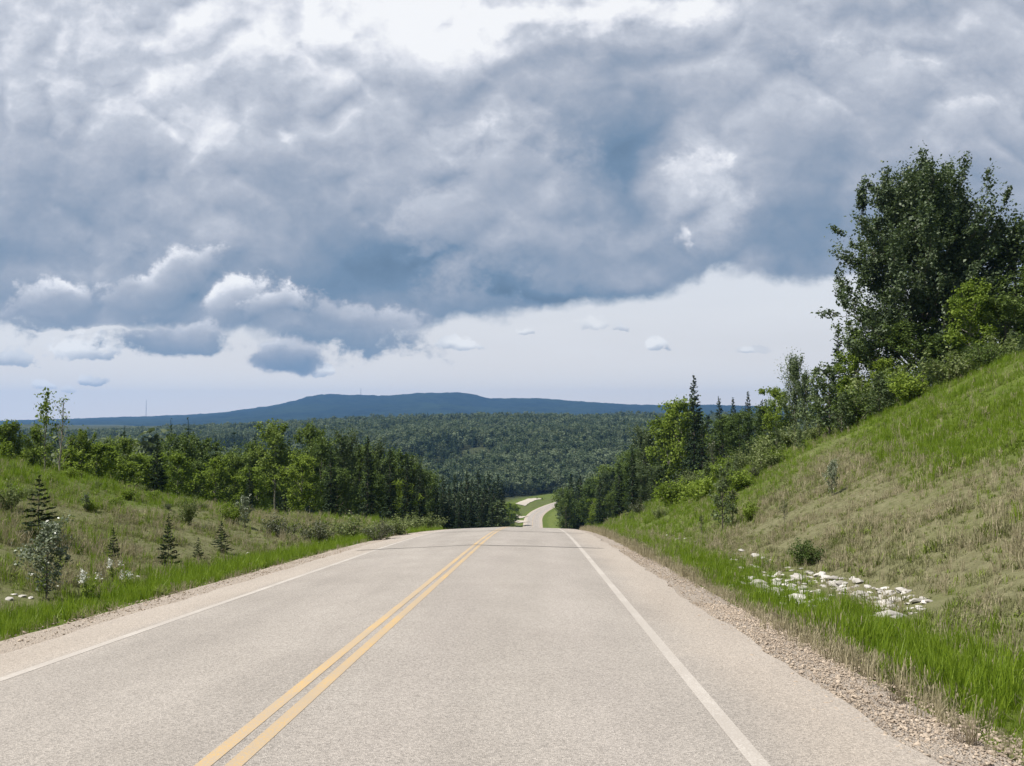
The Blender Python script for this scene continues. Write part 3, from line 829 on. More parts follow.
far('spruce', 702, 144, 420, 'short dark spruce at the right foot of the tall pointed spruce', RT, 0.9)
far('slimspruce', 661, 158, 434, 'thin dark spruce in front of the bright green aspens', RT, 1.1)
far('poplar', 646, 172, 419, 'tall dark green poplar at the left end of the right treeline', RT, 0.9)
far('darkleaf', 634, 178, 446, 'dark poplar stepping down left of the right treeline', RT, 0.9)
far('olivesap', 712, 132, 440, 'pale leggy sapling at the foot of the ridge trees', RT, 1.1)
far('poplar', 641, 160, 462, 'bushy poplar low on the slope below the tall dark green poplar', RT, 1.1)
far('poplar', 655, 150, 462, 'bushy dark poplar low on the slope below the thin dark spruce', RT, 1.2)
# --- right side of the valley, behind the crest
far('spruce', 571, 262, 472, 'dark feathery spruce at the left end of the right valley trees', RV, 1.0)
far('darkleaf', 566, 255, 486, 'drooping dark tree right beside the valley road', RV, 0.9)
far('spruce', 580, 258, 474, 'dark spruce second from the valley road on its right', RV, 0.9)
far('darkleaf', 589, 250, 482, 'dark leafy tree between two valley spruces right of the road', RV, 1.1)
far('poplar', 604, 232, 468, 'tall dark poplar in the middle of the right valley trees', RV, 0.9)
far('slimspruce', 613, 236, 466, 'thin dark spruce right of the tall valley poplar', RV, 1.2)
far('darkleaf', 622, 222, 470, 'leafy tree at the foot of the right treeline in the valley', RV, 1.1)
far('broad', 596, 205, 498, 'low green tree in front of the right valley trees', RV, 1.0)
far('darkleaf', 612, 200, 490, 'low dark tree in front of the thin valley spruce', RV, 1.1)
far('darkleaf', 628, 190, 482, 'low dark tree where the ridge runs down to the valley', RV, 1.1)
for i, (px, D, top) in enumerate([(578, 300, 478), (594, 290, 474), (608, 280, 464), (622, 270, 456), (636, 250, 448), (650, 235, 440), (664, 210, 430), (630, 220, 462), (690, 190, 420), (708, 185, 414), (728, 178, 410), (678, 185, 424)]):
    far(['spruce', 'darkleaf', 'aspen'][i % 3], px, D, top, 'half-hidden tree behind the front row of the right treeline', 'half-hidden trees behind the right treeline', 1.1)
# --- left treeline, left to right
far('thin', 47, 62, 388, 'tall slender aspen with leaves only at its top, left knoll', LT, 0.75, rot=1.0)
far('bare', 61, 64, 392, 'nearly bare dying aspen right of the slender leafy one', LT, 0.85)
far('aspen', 8, 66, 419, 'pale green aspen at the left frame edge', LT, 0.8)
far('broad', 2, 58, 441, 'bright green bush-like tree low at the left frame edge', LT, 0.9)
far('aspen', 34, 68, 423, 'pale thin aspen just left of the slender tall one', LT, 0.6)
far('broad', 26, 70, 447, 'low green tree between the frame edge and the slender aspen', LT, 1.2)
far('aspen', 82, 74, 427, 'pale green aspen right of the nearly bare one', LT, 0.7)
far('broad', 70, 70, 445, 'bright low tree at the foot of the nearly bare aspen', LT, 1.2)
far('broad', 96, 76, 441, 'bright green rounded tree behind the left knoll', LT, 1.1)
far('aspen', 124, 84, 435, 'pale aspen standing above the bright rounded trees of the knoll', LT, 0.8)
far('broad', 112, 80, 447, 'bright green low tree left of the pale knoll aspen', LT, 1.1)
far('broad', 137, 88, 451, 'bright green low tree right of the pale knoll aspen', LT, 1.1)
far('broad', 152, 90, 457, 'bright green low tree at the left foot of the lone dark spruce', LT, 1.0)
far('spruce', 158, 82, 438, 'lone black-green spruce among bright trees of the left treeline', LT, 1.0)
far('darkleaf', 183, 108, 431, 'high rounded green tree right of the lone dark spruce', LT, 0.95)
far('darkleaf', 203, 112, 433, 'high rounded green tree, second right of the lone dark spruce', LT, 1.0)
far('broad', 178, 98, 451, 'bright green tree in front of the high rounded trees', LT, 1.0)
far('broad', 215, 100, 455, 'bright domed tree with a shaded right side, left treeline', LT, 1.1)
far('darkleaf', 196, 104, 457, 'dark low tree between two bright ones of the left treeline', LT, 1.0)
far('aspen', 236, 110, 453, 'narrow green aspen right of the bright domed tree', LT, 0.9)
far('broad', 252, 100, 465, 'bright yellow-green low tree left of the tall-trunked aspen', LT, 1.1)
far('darkleaf', 258, 120, 439, 'dark leafy tree behind the bright yellow-green one', LT, 0.9)
far('aspen', 277, 114, 419, 'tallest aspen of the left treeline with a bare pale trunk', LT, 0.95)
far('aspen', 311, 124, 421, 'tall pale aspen behind the bright green tree, left treeline', LT, 0.7)
far('broad', 303, 108, 451, 'large bright green tree right of the tall bare-trunked aspen', LT, 1.05)
far('darkleaf', 322, 118, 433, 'dark poplar just right of the large bright green tree', LT, 0.85)
far('poplar', 346, 124, 423, 'tall grey-green poplar with leaning trunk, left treeline', LT, 0.75)
far('darkleaf', 361, 128, 439, 'black-green tree right of the tall leaning poplar', LT, 0.9)
far('poplar', 378, 132, 435, 'tall dark poplar in the middle of the left dark trees', LT, 0.9)
far('darkleaf', 394, 138, 447, 'broad dark tree right of the middle dark poplar', LT, 0.95)
far('darkleaf', 338, 112, 465, 'dark low tree at the foot of the tall leaning poplar', LT, 1.2)
far('poplar', 414, 140, 451, 'last tall poplar before the packed spruces, left side', LT, 0.9)
far('broad', 404, 126, 479, 'green tree with light leaves at the foot of the last tall poplar', LT, 0.9)
far('darkleaf', 372, 118, 469, 'dark low tree under the black-green ones, left treeline', LT, 1.3)
far('darkleaf', 330, 130, 447, 'dark tree filling behind the large bright green one', LT, 1.2)
far('darkleaf', 424, 150, 465, 'dark tree between the last tall poplar and the packed spruces', LT, 0.9)
sp = [(428, 168, 474), (436, 176, 480), (443, 184, 474), (449, 178, 482), (455, 196, 474), (461, 188, 480), (467, 204, 470), (472, 198, 478), (478, 214, 470), (484, 206, 476), (489, 226, 472), (494, 218, 480), (498, 236, 474), (502, 250, 482),
      (432, 156, 490), (441, 160, 492), (459, 170, 494), (470, 178, 494), (482, 188, 492), (492, 200, 494)]
for i, (px, D, top) in enumerate(sp):
    far('slimspruce' if i % 3 else 'spruce', px, D, top, 'narrow dark spruce in the packed stand left of the road crest', LS, 1.15 if i % 3 else 0.85)
for i, (px, D, top) in enumerate([(96, 110, 452), (128, 116, 456), (168, 130, 452), (222, 134, 448), (244, 140, 452), (286, 146, 446), (352, 152, 450), (384, 156, 458), (404, 162, 464), (420, 176, 468), (300, 138, 450), (266, 132, 456)]):
    far(['darkleaf', 'aspen', 'darkleaf'][i % 3], px, D, top, 'half-hidden tree behind the front row of the left treeline', 'half-hidden trees behind the left treeline', 1.2)
far('sap', 496, 205, 500, 'pale grey-green young tree right beside the crest of the road', None, 1.6)
far('broad', 509, 470, 502, 'rounded green tree beside the far valley road, left side', None, 1.2)
far('broad', 514, 500, 503, 'rounded green tree nearest to the far valley road', None, 1.1)
far('broad', 504, 440, 505, 'small rounded tree at the left end of the far meadow', None, 1.1)
far('broad', 537, 690, 500, 'tiny round bush on the meadow inside the far bend, left one', None, 1.6)
far('broad', 542, 690, 500, 'tiny round bush on the meadow inside the far bend, right one', None, 1.6)
# --- left foreground
base('palesap', 46, 600, 512, 'pale-leaved poplar sapling standing alone near the left road edge', None, 1.15)
base('young', 38, 542, 474, 'dark spruce half hidden behind the pale sapling, left bank', None, 1.25)
base('young', 113, 565, 526, 'small pointed spruce on the left meadow, left of the tall slim one', None, 0.9)
base('young', 168, 566, 512, 'slimmest young spruce on the left meadow with a long leader', None, 0.85)
base('young', 198, 560, 536, 'smallest young spruce in the middle of the left meadow', None, 1.2)
base('young', 221, 553, 520, 'bushy young spruce with a shadow beside it, left meadow', None, 1.3)
base('bush', 187, 524, 490, 'green willow bush on a stem at the rim of the left meadow', None, 0.6)
base('darkbush', 168, 510, 500, 'grey low bush left of the stemmed willow bush', None, 1.0)
base('darkbush', 203, 510, 500, 'grey low bush right of the stemmed willow bush', None, 1.2)
base('greenbush', 232, 524, 497, 'green bush at the left foot of the pale pointed sapling', None, 0.8)
base('palesap', 245, 528, 493, 'pale pointed sapling beside a green bush, left meadow', None, 0.9)
base('palesap', 292, 512, 491, 'pale sapling at the foot of the large bright green tree', None, 1.0)
base('darkbush', 283, 538, 510, 'dark brown-green bush with a shadow, left verge', None, 1.19)
base('darkbush', 317, 544, 513, 'largest dark willow bush on the left verge', None, 1.33)
base('bush', 352, 542, 511, 'large pale willow bush on the left verge', None, 1.40)
base('darkbush', 377, 540, 516, 'dark round bush right of the large pale willow', None, 1.26)
base('bush', 397, 535, 512, 'small pale willow near the road crest, left verge', None, 1.26)
base('bush', 414, 532, 511, 'small light bush, last but one before the packed spruces', None, 1.26)
base('greenbush', 455, 528, 508, 'bright green bush right at the road edge by the crest', None, 1.1)
base('bush', 432, 530, 511, 'grey-green bush left of the bright one by the crest', None, 1.40)
base('darkbush', 270, 500, 486, 'dull dark bush below the tall bare-trunked aspen', None, 1.4)
base('bush', 8, 512, 476, 'pale willow bush on the left bank at the frame edge', None, 0.8)
base('bush', 28, 500, 482, 'pale leggy bush left of the half-hidden spruce', None, 0.8)
base('greenbush', 88, 512, 496, 'low green bush on the rim of the knoll', None, 1.0)
base('palesap', 86, 512, 492, 'little pale sapling on the rim of the left knoll', None, 0.9)
base('greenbush', 116, 508, 494, 'low yellow-green bush on the knoll, right of the little pale sapling', None, 1.2)
kb = [(12, 470), (40, 468), (62, 466), (84, 470), (104, 476), (122, 484), (140, 492), (152, 500), (70, 478), (96, 488), (52, 482), (130, 500)]
for i, (px, py) in enumerate(kb):
    if at(px, py) and at(px, py)[1] < 90:
        base('greenbush' if i % 3 else 'bush', px, py, py - 9 - (i % 3) * 2, 'low leafy shrub scattered over the left knoll', 'low shrubs on the left knoll', 1.3)
# --- right bank
base('sap', 722, 530, 464, 'dark upright sapling with sparse branches on the right bank', None, 0.8)
base('olivesap', 732, 524, 488, 'thin straggling sapling right beside the dark upright one', None, 1.2)
base('greenbush', 748, 522, 498, 'bright bush to the right of the dark upright sapling', None, 0.8)
base('palesap', 832, 497, 456, 'pale slender sapling alone on the dry part of the right bank', None, 0.75)
base('olivesap', 785, 524, 498, 'thin dry seedling on the dry bank below the pale sapling', None, 0.9)
base('junbush', 806, 566, 537, 'compact dark bush above the white stones', None, 1.0)
base('olivesap', 702, 536, 514, 'small bare-looking sapling left of the dark upright one', None, 1.0)
base('darkbush', 640, 515, 498, 'dark spiky bush on the lower right bank near the crest', None, 1.0)
base('darkbush', 672, 497, 481, 'dark shrub in the middle of the green right bank', None, 0.8)
base('greenbush', 688, 496, 480, 'green spreading shrub right of the dark mid-bank shrub', None, 1.1)
base('bush', 660, 518, 504, 'dull shrub low on the right bank, below the dark shrub', None, 1.1)
base('darkbush', 757, 478, 462, 'dark shrub at the upper edge of the dry bank', None, 1.0)
base('bush', 668, 486, 472, 'pale rounded shrub at the foot of the right treeline', None, 1.3)
base('darkbush', 632, 520, 514, 'tiny dark shrub beside the right road shoulder', None, 0.9)
rb = [(604, 522), (596, 522), (652, 494), (664, 500), (676, 506), (690, 488), (702, 478), (706, 492), (716, 484), (718, 470), (726, 474), (736, 480), (730, 462), (742, 470), (744, 456), (752, 466), (758, 452), (766, 462), (770, 448), (778, 456), (784, 442), (792, 448),
      (798, 436), (806, 444), (812, 432), (818, 440), (700, 500), (728, 492), (740, 490), (764, 472), (776, 466), (800, 452), (852, 416), (866, 408), (880, 402), (846, 424), (896, 394)]
for i, (px, py) in enumerate(rb):
    q = at(px, py)
    if q and q[1] < 190:
        base(['greenbush', 'bush', 'greenbush', 'sap'][i % 4], px, py, py - 20 - (i * 7 % 5) * 3, 'leafy shrub in the thicket below the right treeline', 'shrubs in the thicket below the right treeline', 1.15 if i % 4 != 3 else 0.9)
# undergrowth along the rim of the right ridge
for i, px in enumerate(range(842, 1030, 9)):
    D = 66 + (i * 5 % 4) * 3.0 - (px - 842) * 0.045
    rimpy = 402 - (px - 842) * 0.31
    far(['sap', 'junbush', 'bush', 'greenbush', 'sap'][i % 5], px, D, rimpy - 8 - (i * 7 % 5) * 4, 'leafy undergrowth bush at the grass rim under the big ridge trees', 'undergrowth on the rim of the right ridge', 1.2)
# pointed spruces that break the outline of the two treelines
far('spruce', 368, 108, 436, 'tallest pointed spruce in the dark middle of the left treeline', LT, 0.75)
far('slimspruce', 390, 112, 447, 'slim pointed spruce right of the tallest one in the left treeline', LT, 1.1)
far('spruce', 407, 122, 456, 'pointed spruce nearest the packed stand in the left treeline', LT, 0.75)
far('slimspruce', 420, 130, 463, 'slim pointed spruce at the left edge of the packed stand', LT, 1.1)
far('slimspruce', 331, 104, 446, 'slim dark spruce standing right of the large bright green tree', LT, 1.2)
far('slimspruce', 250, 92, 458, 'slim dark spruce left of the tall bare-trunked aspen', LT, 1.0)
far('spruce', 632, 150, 446, 'pointed spruce at the low left end of the right treeline', RT, 0.8)
far('slimspruce', 619, 175, 462, 'slim pointed spruce where the right treeline meets the valley trees', RT, 1.2)
far('spruce', 600, 200, 474, 'pointed spruce in front of the valley poplar, right of the road', RV, 0.8)
# ------------------------------------------------------------------ scattering for what nobody could count
def scatter(name, pts, rot, scl, idx, meshes):
    src = bpy.data.collections.new(name + '_forms')
    for i, me in enumerate(meshes):
        src.objects.link(bpy.data.objects.new('%s_form_%02d' % (name, i), me))
    me = bpy.data.meshes.new(name)
    pts = np.asarray(pts, np.float32)
    me.vertices.add(len(pts)); me.vertices.foreach_set('co', pts.ravel())
    for nm, tp, key, arr in (('rot', 'FLOAT_VECTOR', 'vector', rot), ('scl', 'FLOAT_VECTOR', 'vector', scl)):
        a = me.attributes.new(nm, tp, 'POINT'); a.data.foreach_set(key, np.asarray(arr, np.float32).ravel())
    a = me.attributes.new('idx', 'INT', 'POINT'); a.data.foreach_set('value', np.asarray(idx, np.int32))
    o = link(bpy.data.objects.new(name, me)); o['kind'] = 'stuff'
    ng = bpy.data.node_groups.new(name, 'GeometryNodeTree')
    ng.interface.new_socket('Geometry', in_out='INPUT', socket_type='NodeSocketGeometry')
    ng.interface.new_socket('Geometry', in_out='OUTPUT', socket_type='NodeSocketGeometry')
    N = ng.nodes; Lk = ng.links
    gi = N.new('NodeGroupInput'); go = N.new('NodeGroupOutput')
    ci = N.new('GeometryNodeCollectionInfo'); ci.inputs[0].default_value = src; ci.inputs['Separate Children'].default_value = True; ci.inputs['Reset Children'].default_value = True
    ip = N.new('GeometryNodeInstanceOnPoints'); ip.inputs['Pick Instance'].default_value = True
    def attr(nm, tp):
        a = N.new('GeometryNodeInputNamedAttribute'); a.data_type = tp; a.inputs[0].default_value = nm; return a.outputs[0]
    Lk.new(gi.outputs[0], ip.inputs['Points']); Lk.new(ci.outputs[0], ip.inputs['Instance'])
    Lk.new(attr('idx', 'INT'), ip.inputs['Instance Index'])
    Lk.new(attr('rot', 'FLOAT_VECTOR'), ip.inputs['Rotation']); Lk.new(attr('scl', 'FLOAT_VECTOR'), ip.inputs['Scale'])
    Lk.new(ip.outputs[0], go.inputs[0])
    md = o.modifiers.new('scatter', 'NODES'); md.node_group = ng
    return o

# ------------------------------------------------------------------ far forest over the valley and the rise beyond
M['fleaf'] = leaf_material('far_leaf', (0.035, 0.062, 0.030), (0.170, 0.200, 0.115), 0.20, 0.7, 0.08, own=0.75)
M['fspruce'] = leaf_material('far_needle', (0.020, 0.040, 0.022), (0.060, 0.088, 0.048), 0.1, 0.7, 0.08, own=0.7)
def far_broad(seed):
    rng = np.random.default_rng(seed); g = Geo()
    g.tube([(0, 0, -1), (0.1, 0, 6)], [0.14, 0.08], 4)
    C = np.stack([rng.normal(0, 1.25, 16), rng.normal(0, 1.25, 16), rng.uniform(3.6, 11, 16)], 1)
    C[:, :2] *= (np.sin(np.pi * (C[:, 2] - 1.5) / 11.5) ** .6)[:, None]
    i = rng.integers(0, 16, 330)
    g.add(*leaf_quads(C[i] + rng.normal(0, .62, (330, 3)), 0.95, rng, up=.5, asp=.75)); return g.mesh('far_broadleaf', M['fleaf'])
def far_spruce(seed):
    rng = np.random.default_rng(seed); g = Geo()
    g.tube([(0, 0, -1), (0, 0, 12)], [0.14, 0.03], 4)
    n = 260; s = 1 - np.sqrt(rng.random(n)); az = rng.uniform(0, 6.283, n); r = 1.75 * (1 - s) * rng.uniform(.4, 1.1, n)
    P = np.stack([np.cos(az) * r, np.sin(az) * r, 0.8 + s * 12 - .2 * r], 1)
    T = np.stack([np.cos(az), np.sin(az), np.full(n, -.35)], 1)
    g.add(*leaf_quads(P, 1.1 * (0.5 + .6 * (1 - s)), rng, up=.7, asp=.5, T=T)); return g.mesh('far_conifer', M['fspruce'])
FM = [far_broad(200 + i) for i in range(4)]
M['fleaf'] = leaf_material('far_pale_leaf', (0.075, 0.110, 0.055), (0.230, 0.270, 0.165), 0.22, 0.7, 0.08, own=0.7)
FM2 = [far_broad(204 + i) for i in range(3)]
FM = FM + [far_spruce(210 + i) for i in range(3)]
def forest_points():
    rng = np.random.default_rng(77); X = []; Y = []
    for (y0, y1, sp) in [(165, 300, 4.6), (300, 520, 5.0), (520, 760, 5.2), (760, 1000, 5.8), (1000, 1300, 6.6), (1300, 1640, 7.2)]:
        ys = np.arange(y0, y1, sp)
        for y in ys:
            xs = np.arange(-0.68 * y - 10, 0.62 * y + 10, sp)
            X.append(xs + rng.uniform(-.45, .45, len(xs)) * sp); Y.append(y + rng.uniform(-.45, .45, len(xs)) * sp)
    x = np.concatenate(X); y = np.concatenate(Y); d = x - road_x(y)
    clear_l = np.interp(y, [150, 230, 300, 430, 520, 600, 700, 745], [16, 13, 13, 17, 26, 40, 46, 30])
    clear_r = np.interp(y, [150, 230, 300, 430, 520, 600, 700, 745], [34, 24, 15, 15, 17, 17, 24, 60])
    keep = np.where(d < -2, -2 - d > clear_l, d + 2 > clear_r) | (y > 745)
    # nearer than 300 m only where the named trees leave the view open
    keep &= ~((y < 330) & (np.abs(d) < np.interp(y, [165, 330], [60, 30])))
    keep &= rng.random(len(x)) < 0.93
    keep &= ~((fbm(x, y, 70, 3, 63) < -0.30) & (y > 760))                      # small openings between the stands
    x = x[keep]; y = y[keep]
    con = fbm(x, y, 90, 3, 55) + 0.4 * fbm(x, y, 14, 2, 56)
    pc = np.where(y < 700, 0.40, 0.12) + 1.3 * con
    is_c = rng.random(len(x)) < pc
    idx = np.where(is_c, 4 + rng.integers(0, 3, len(x)), rng.integers(0, 4, len(x)))
    lt = fbm(x, y, 55, 3, 58) + 0.25 * fbm(x, y, 12, 2, 59)
    idx = np.where(~is_c & (rng.random(len(x)) < 0.22 + 1.5 * lt), 7 + rng.integers(0, 3, len(x)), idx)
    s = 1.12 * rng.uniform(0.60, 1.35, len(x)) * np.where(is_c, 1.12, 1.0)
    scl = np.stack([s * rng.uniform(.85, 1.2, len(x))] * 2 + [s], 1)
    rot = np.stack([rng.normal(0, .03, len(x)), rng.normal(0, .03, len(x)), rng.uniform(0, 6.283, len(x))], 1)
    z = ground_z(x, y, False) - 0.3
    return np.stack([x, y, z], 1), rot, scl, idx
scatter('forest', *forest_points(), FM + FM2)

# ------------------------------------------------------------------ the long wooded hill on the horizon
def hill_profile(px): return np.interp(px, [-400, -100, 0, 60, 100, 160, 210, 240, 281, 295, 306, 327, 377, 415, 459, 475, 491, 540, 580, 620, 660, 705, 800, 950, 1300],
                                       [424, 423, 421, 419.5, 418, 416, 414, 410, 404, 400, 396.5, 394.2, 395.8, 393.4, 392.4, 395, 398.8, 398.2, 401.5, 404, 405.5, 405, 408, 411, 416])
def build_hill():
    YH = 7200.0
    xs = np.arange(-6500, 6500, 22.0); ts = np.linspace(0, 1, 60)
    P = []
    px = 536 + xs / YH * F
    top = (415 - hill_profile(px)) / F * YH + EYE
    for t in ts:
        y = YH - 2600 + 3600 * t
        f = np.interp(t, [0, .25, .5, .72, .85, 1.0], [0, .22, .58, 1.0, .96, .6])
        sx = xs * (y / YH) ** 0.35
        z = -62 + (top + 62) * (f + (0.10 * fbm(xs, y, 900, 3, 81) + .06 * fbm(xs, y, 330, 3, 82)) * np.sin(np.pi * min(1, t / .72)))
        z = z + 9 * fbm(xs, y * 0.5, 60, 3, 83) + 5 * vnoise(xs / 24, y / 24, 84)
        P.append(np.stack([sx, np.full(len(xs), y), z], 1))
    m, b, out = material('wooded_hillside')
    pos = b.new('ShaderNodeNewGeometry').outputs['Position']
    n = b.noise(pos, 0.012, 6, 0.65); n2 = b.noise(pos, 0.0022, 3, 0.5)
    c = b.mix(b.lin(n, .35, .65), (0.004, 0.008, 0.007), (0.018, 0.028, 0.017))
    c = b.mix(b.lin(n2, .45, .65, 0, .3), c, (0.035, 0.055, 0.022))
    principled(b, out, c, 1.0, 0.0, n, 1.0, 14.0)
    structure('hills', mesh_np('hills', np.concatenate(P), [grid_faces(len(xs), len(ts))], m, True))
build_hill()

# ------------------------------------------------------------------ radio masts on the hill
m, b, out = material('galvanised_steel'); principled(b, out, (0.30, 0.30, 0.31), 0.5, 0.5); M['steel'] = m
def mast(px, topy, label):
    y = 7190.0; x = (px - 536) / F * y
    zt = (415 - topy) / F * y + EYE; zb = (415 - float(hill_profile(px))) / F * y + EYE - 12
    H = zt - zb
    root = link(bpy.data.objects.new('radio_mast', None)); root.location = (x, y, zb)
    describe(root, label, 'mast')
    g = Geo(); br = Geo(); n = 12
    leg = lambda k, t: np.array([math.cos(k * 2.0944) * (2.6 - 1.9 * t), math.sin(k * 2.0944) * (2.6 - 1.9 * t), H * t])
    for k in range(3):
        g.tube([leg(k, 0), leg(k, .5), leg(k, 1)], [.7, .6, .5], 5)
        for i in range(n):
            br.tube([leg(k, i / n), leg((k + 1) % 3, (i + 1) / n)], [.22, .22], 4)
    link(bpy.data.objects.new('lattice_legs', g.mesh('mast_legs', M['steel'])), root)
    link(bpy.data.objects.new('bracing', br.mesh('mast_bracing', M['steel'])), root)
mast(142, 400, 'thin grey radio mast far off on the low left end of the hill')
mast(360, 388, 'thin grey radio mast far off on the high shoulder of the hill')

# ------------------------------------------------------------------ gravel turn-offs by the far road
m, b, out = material('pale_track'); pos = b.new('ShaderNodeNewGeometry').outputs['Position']
principled(b, out, b.mix(b.noise(pos, 1.2, 4, .6), (0.36, 0.32, 0.26), (0.50, 0.46, 0.40)), 0.9, 0.2); M['track'] = m
def seen_at(px, py): return at(px, py)[:2]
pad([seen_at(505, 516.8), seen_at(514, 516.4), seen_at(523, 517)], 9, 'gravel_track', M['track'])
pad([seen_at(513, 522.2), seen_at(519, 521.8), seen_at(524, 522.5)], 8, 'gravel_track', M['track'])
pad([seen_at(520, 505), seen_at(525, 502), seen_at(532, 499.5), seen_at(538, 498.6)], 7, 'side_road', M['track'])

# ------------------------------------------------------------------ the air
m, b, out = material('summer_haze')
vp = b.new('ShaderNodeVolumePrincipled')
vp.inputs['Color'].default_value = (0.25, 0.52, 1.0, 1); vp.inputs['Density'].default_value = 7.6e-5
vp.inputs['Anisotropy'].default_value = 0.2
b.l.new(vp.outputs[0], out.inputs['Volume'])
x0, x1, y0, y1, z0, z1 = -7600, 7600, -60, 8900, -90, 240
V = [(x, y, z) for z in (z0, z1) for y in (y0, y1) for x in (x0, x1)]
hz = link(bpy.data.objects.new('haze', mesh_np('haze', V, [np.array([(0, 2, 3, 1), (4, 5, 7, 6), (0, 1, 5, 4), (2, 6, 7, 3), (0, 4, 6, 2), (1, 3, 7, 5)])], m)))
hz['kind'] = 'stuff'
# ------------------------------------------------------------------ grass
M['blade'] = leaf_material('grass_blade', (0.105, 0.180, 0.010), (0.255, 0.345, 0.032), 0.42, 0.5, 0.25, tcol=(0.22, 0.33, 0.03))
M['straw'] = leaf_material('straw_blade', (0.22, 0.19, 0.11), (0.52, 0.465, 0.32), 0.25, 0.7, 0.15, tcol=(0.42, 0.36, 0.22))
M['herb'] = leaf_material('herb_leaf', (0.090, 0.140, 0.015), (0.255, 0.310, 0.065), 0.34, 0.6, 0.2, tcol=(0.2, 0.26, 0.05))
M['dull'] = leaf_material('dull_blade', (0.100, 0.108, 0.044), (0.285, 0.285, 0.140), 0.26, 0.7, 0.15, tcol=(0.25, 0.24, 0.10))
def tuft(seed, n, h, w, spread, lean, mat, name, seed_head=False, hv=(.55, 1.1)):
    rng = np.random.default_rng(seed); g = Geo()
    for i in range(n):
        a = rng.uniform(0, 6.283); r = spread * math.sqrt(rng.random()); L = h * rng.uniform(*hv)
        o = np.array([math.cos(a) * r, math.sin(a) * r, -0.03]); b_ = rng.uniform(0, 6.283)
        ln = np.array([math.cos(b_), math.sin(b_), 0]) * L * abs(rng.normal(0, lean)); sd = np.array([-math.sin(b_ + rng.uniform(-.9, .9)), math.cos(b_), 0]) * w * .5
        p1 = o + ln * .3 + np.array([0, 0, L * .55]); p2 = o + ln + np.array([0, 0, L * (1 - .25 * min(1, np.linalg.norm(ln) / L))])
        g.add([o - sd, o + sd, p1 + sd * .8, p1 - sd * .8], [(0, 1, 2, 3)])
        g.add([p1 - sd * .8, p1 + sd * .8, p2], [(0, 1, 2)])
        if seed_head and i % 2 == 0:
            for k in range(3):
                q = p2 - (p2 - p1) * (.06 + .14 * k); g.add([q + sd * 1.5, q + np.array([0, 0, .03]), q - sd * 1.5, q - np.array([0, 0, .02])], [(0, 1, 2, 3)])
    return g.mesh(name, mat)
# ------------------------------------------------------------------ loose stones on the shoulders
def stone_mesh(seed, name, mat, flat=0.62, sub=1, rough=.22):
    import bmesh
    bm = bmesh.new(); bmesh.ops.create_icosphere(bm, subdivisions=sub, radius=0.5)
    rng = np.random.default_rng(seed); ax = rng.uniform(.75, 1.25, 3); ph = rng.uniform(0, 10, 3)
    for v_ in bm.verts:
        c = v_.co; k = 1 + rough * (math.sin(c.x * 5 + ph[0]) * math.sin(c.y * 6 + ph[1]) + .6 * math.sin(c.z * 8 + ph[2] + c.x * 4)) + rng.normal(0, rough * .25)
        v_.co = Vector((c.x * ax[0] * k, c.y * ax[1] * k, c.z * flat * k))
    me = bpy.data.meshes.new(name); bm.to_mesh(me); bm.free(); me.materials.append(mat); return me
def stone_material(name, c0, c1):
    m, b, out = material(name)
    oi = b.new('ShaderNodeObjectInfo'); pos = b.new('ShaderNodeNewGeometry').outputs['Position']
    n = b.noise(pos, 14.0, 5, .65); n2 = b.noise(pos, 3.0, 3, .5)
    c = b.mix(b.add(b.mul(oi.outputs['Random'], .6), b.mul(n, .4)), c0, c1)
    c = b.mix(b.lin(n2, .55, .7, 0, .35), c, tuple(q * .55 for q in c0))
    principled(b, out, c, .9, .2, n, .5, .02); return m
M['pebble'] = stone_material('pebble', (0.19, 0.15, 0.115), (0.54, 0.45, 0.36))
M['white_stone'] = stone_material('white_stone', (0.22, 0.205, 0.18), (0.62, 0.595, 0.56))
PM = [stone_mesh(400 + i, 'pebble', M['pebble'], .65) for i in range(4)]
rng = np.random.default_rng(4242)
def pebbles():
    P = []
    for (x0, x1, y0, y1, n, wt) in [(2.35, 4.05, 5.2, 16, 18000, 1), (2.4, 4.05, 16, 34, 9000, 1), (-7.5, -6.0, 10, 34, 5000, 0)]:
        x = rng.uniform(x0, x1, n); y = rng.uniform(y0, y1, n)
        k = rng.random(n) < (0.25 + 1.1 * vnoise(x * 1.7, y * .9, 77)) * ((sst(x, 2.45, 3.0) * .9 + .1) if wt else (sst(-x, 6.0, 7.0) * .8 + .1)); P.append(np.stack([x[k], y[k]], 1))
    P = np.concatenate(P); x, y = P.T; n = len(x)
    z = road_z(y) + np.where(x > 0, np.maximum(prof(x), 0 * x - 9), prof(x)) - 0.004
    s = rng.lognormal(-4.0, .45, n); s = np.clip(s, .008, .055)
    return np.stack([x, y, z], 1), np.stack([rng.uniform(-.4, .4, n), rng.uniform(-.4, .4, n), rng.uniform(0, 6.283, n)], 1), np.stack([s] * 3, 1), rng.integers(0, 4, n)
scatter('loose_gravel', *pebbles(), PM)

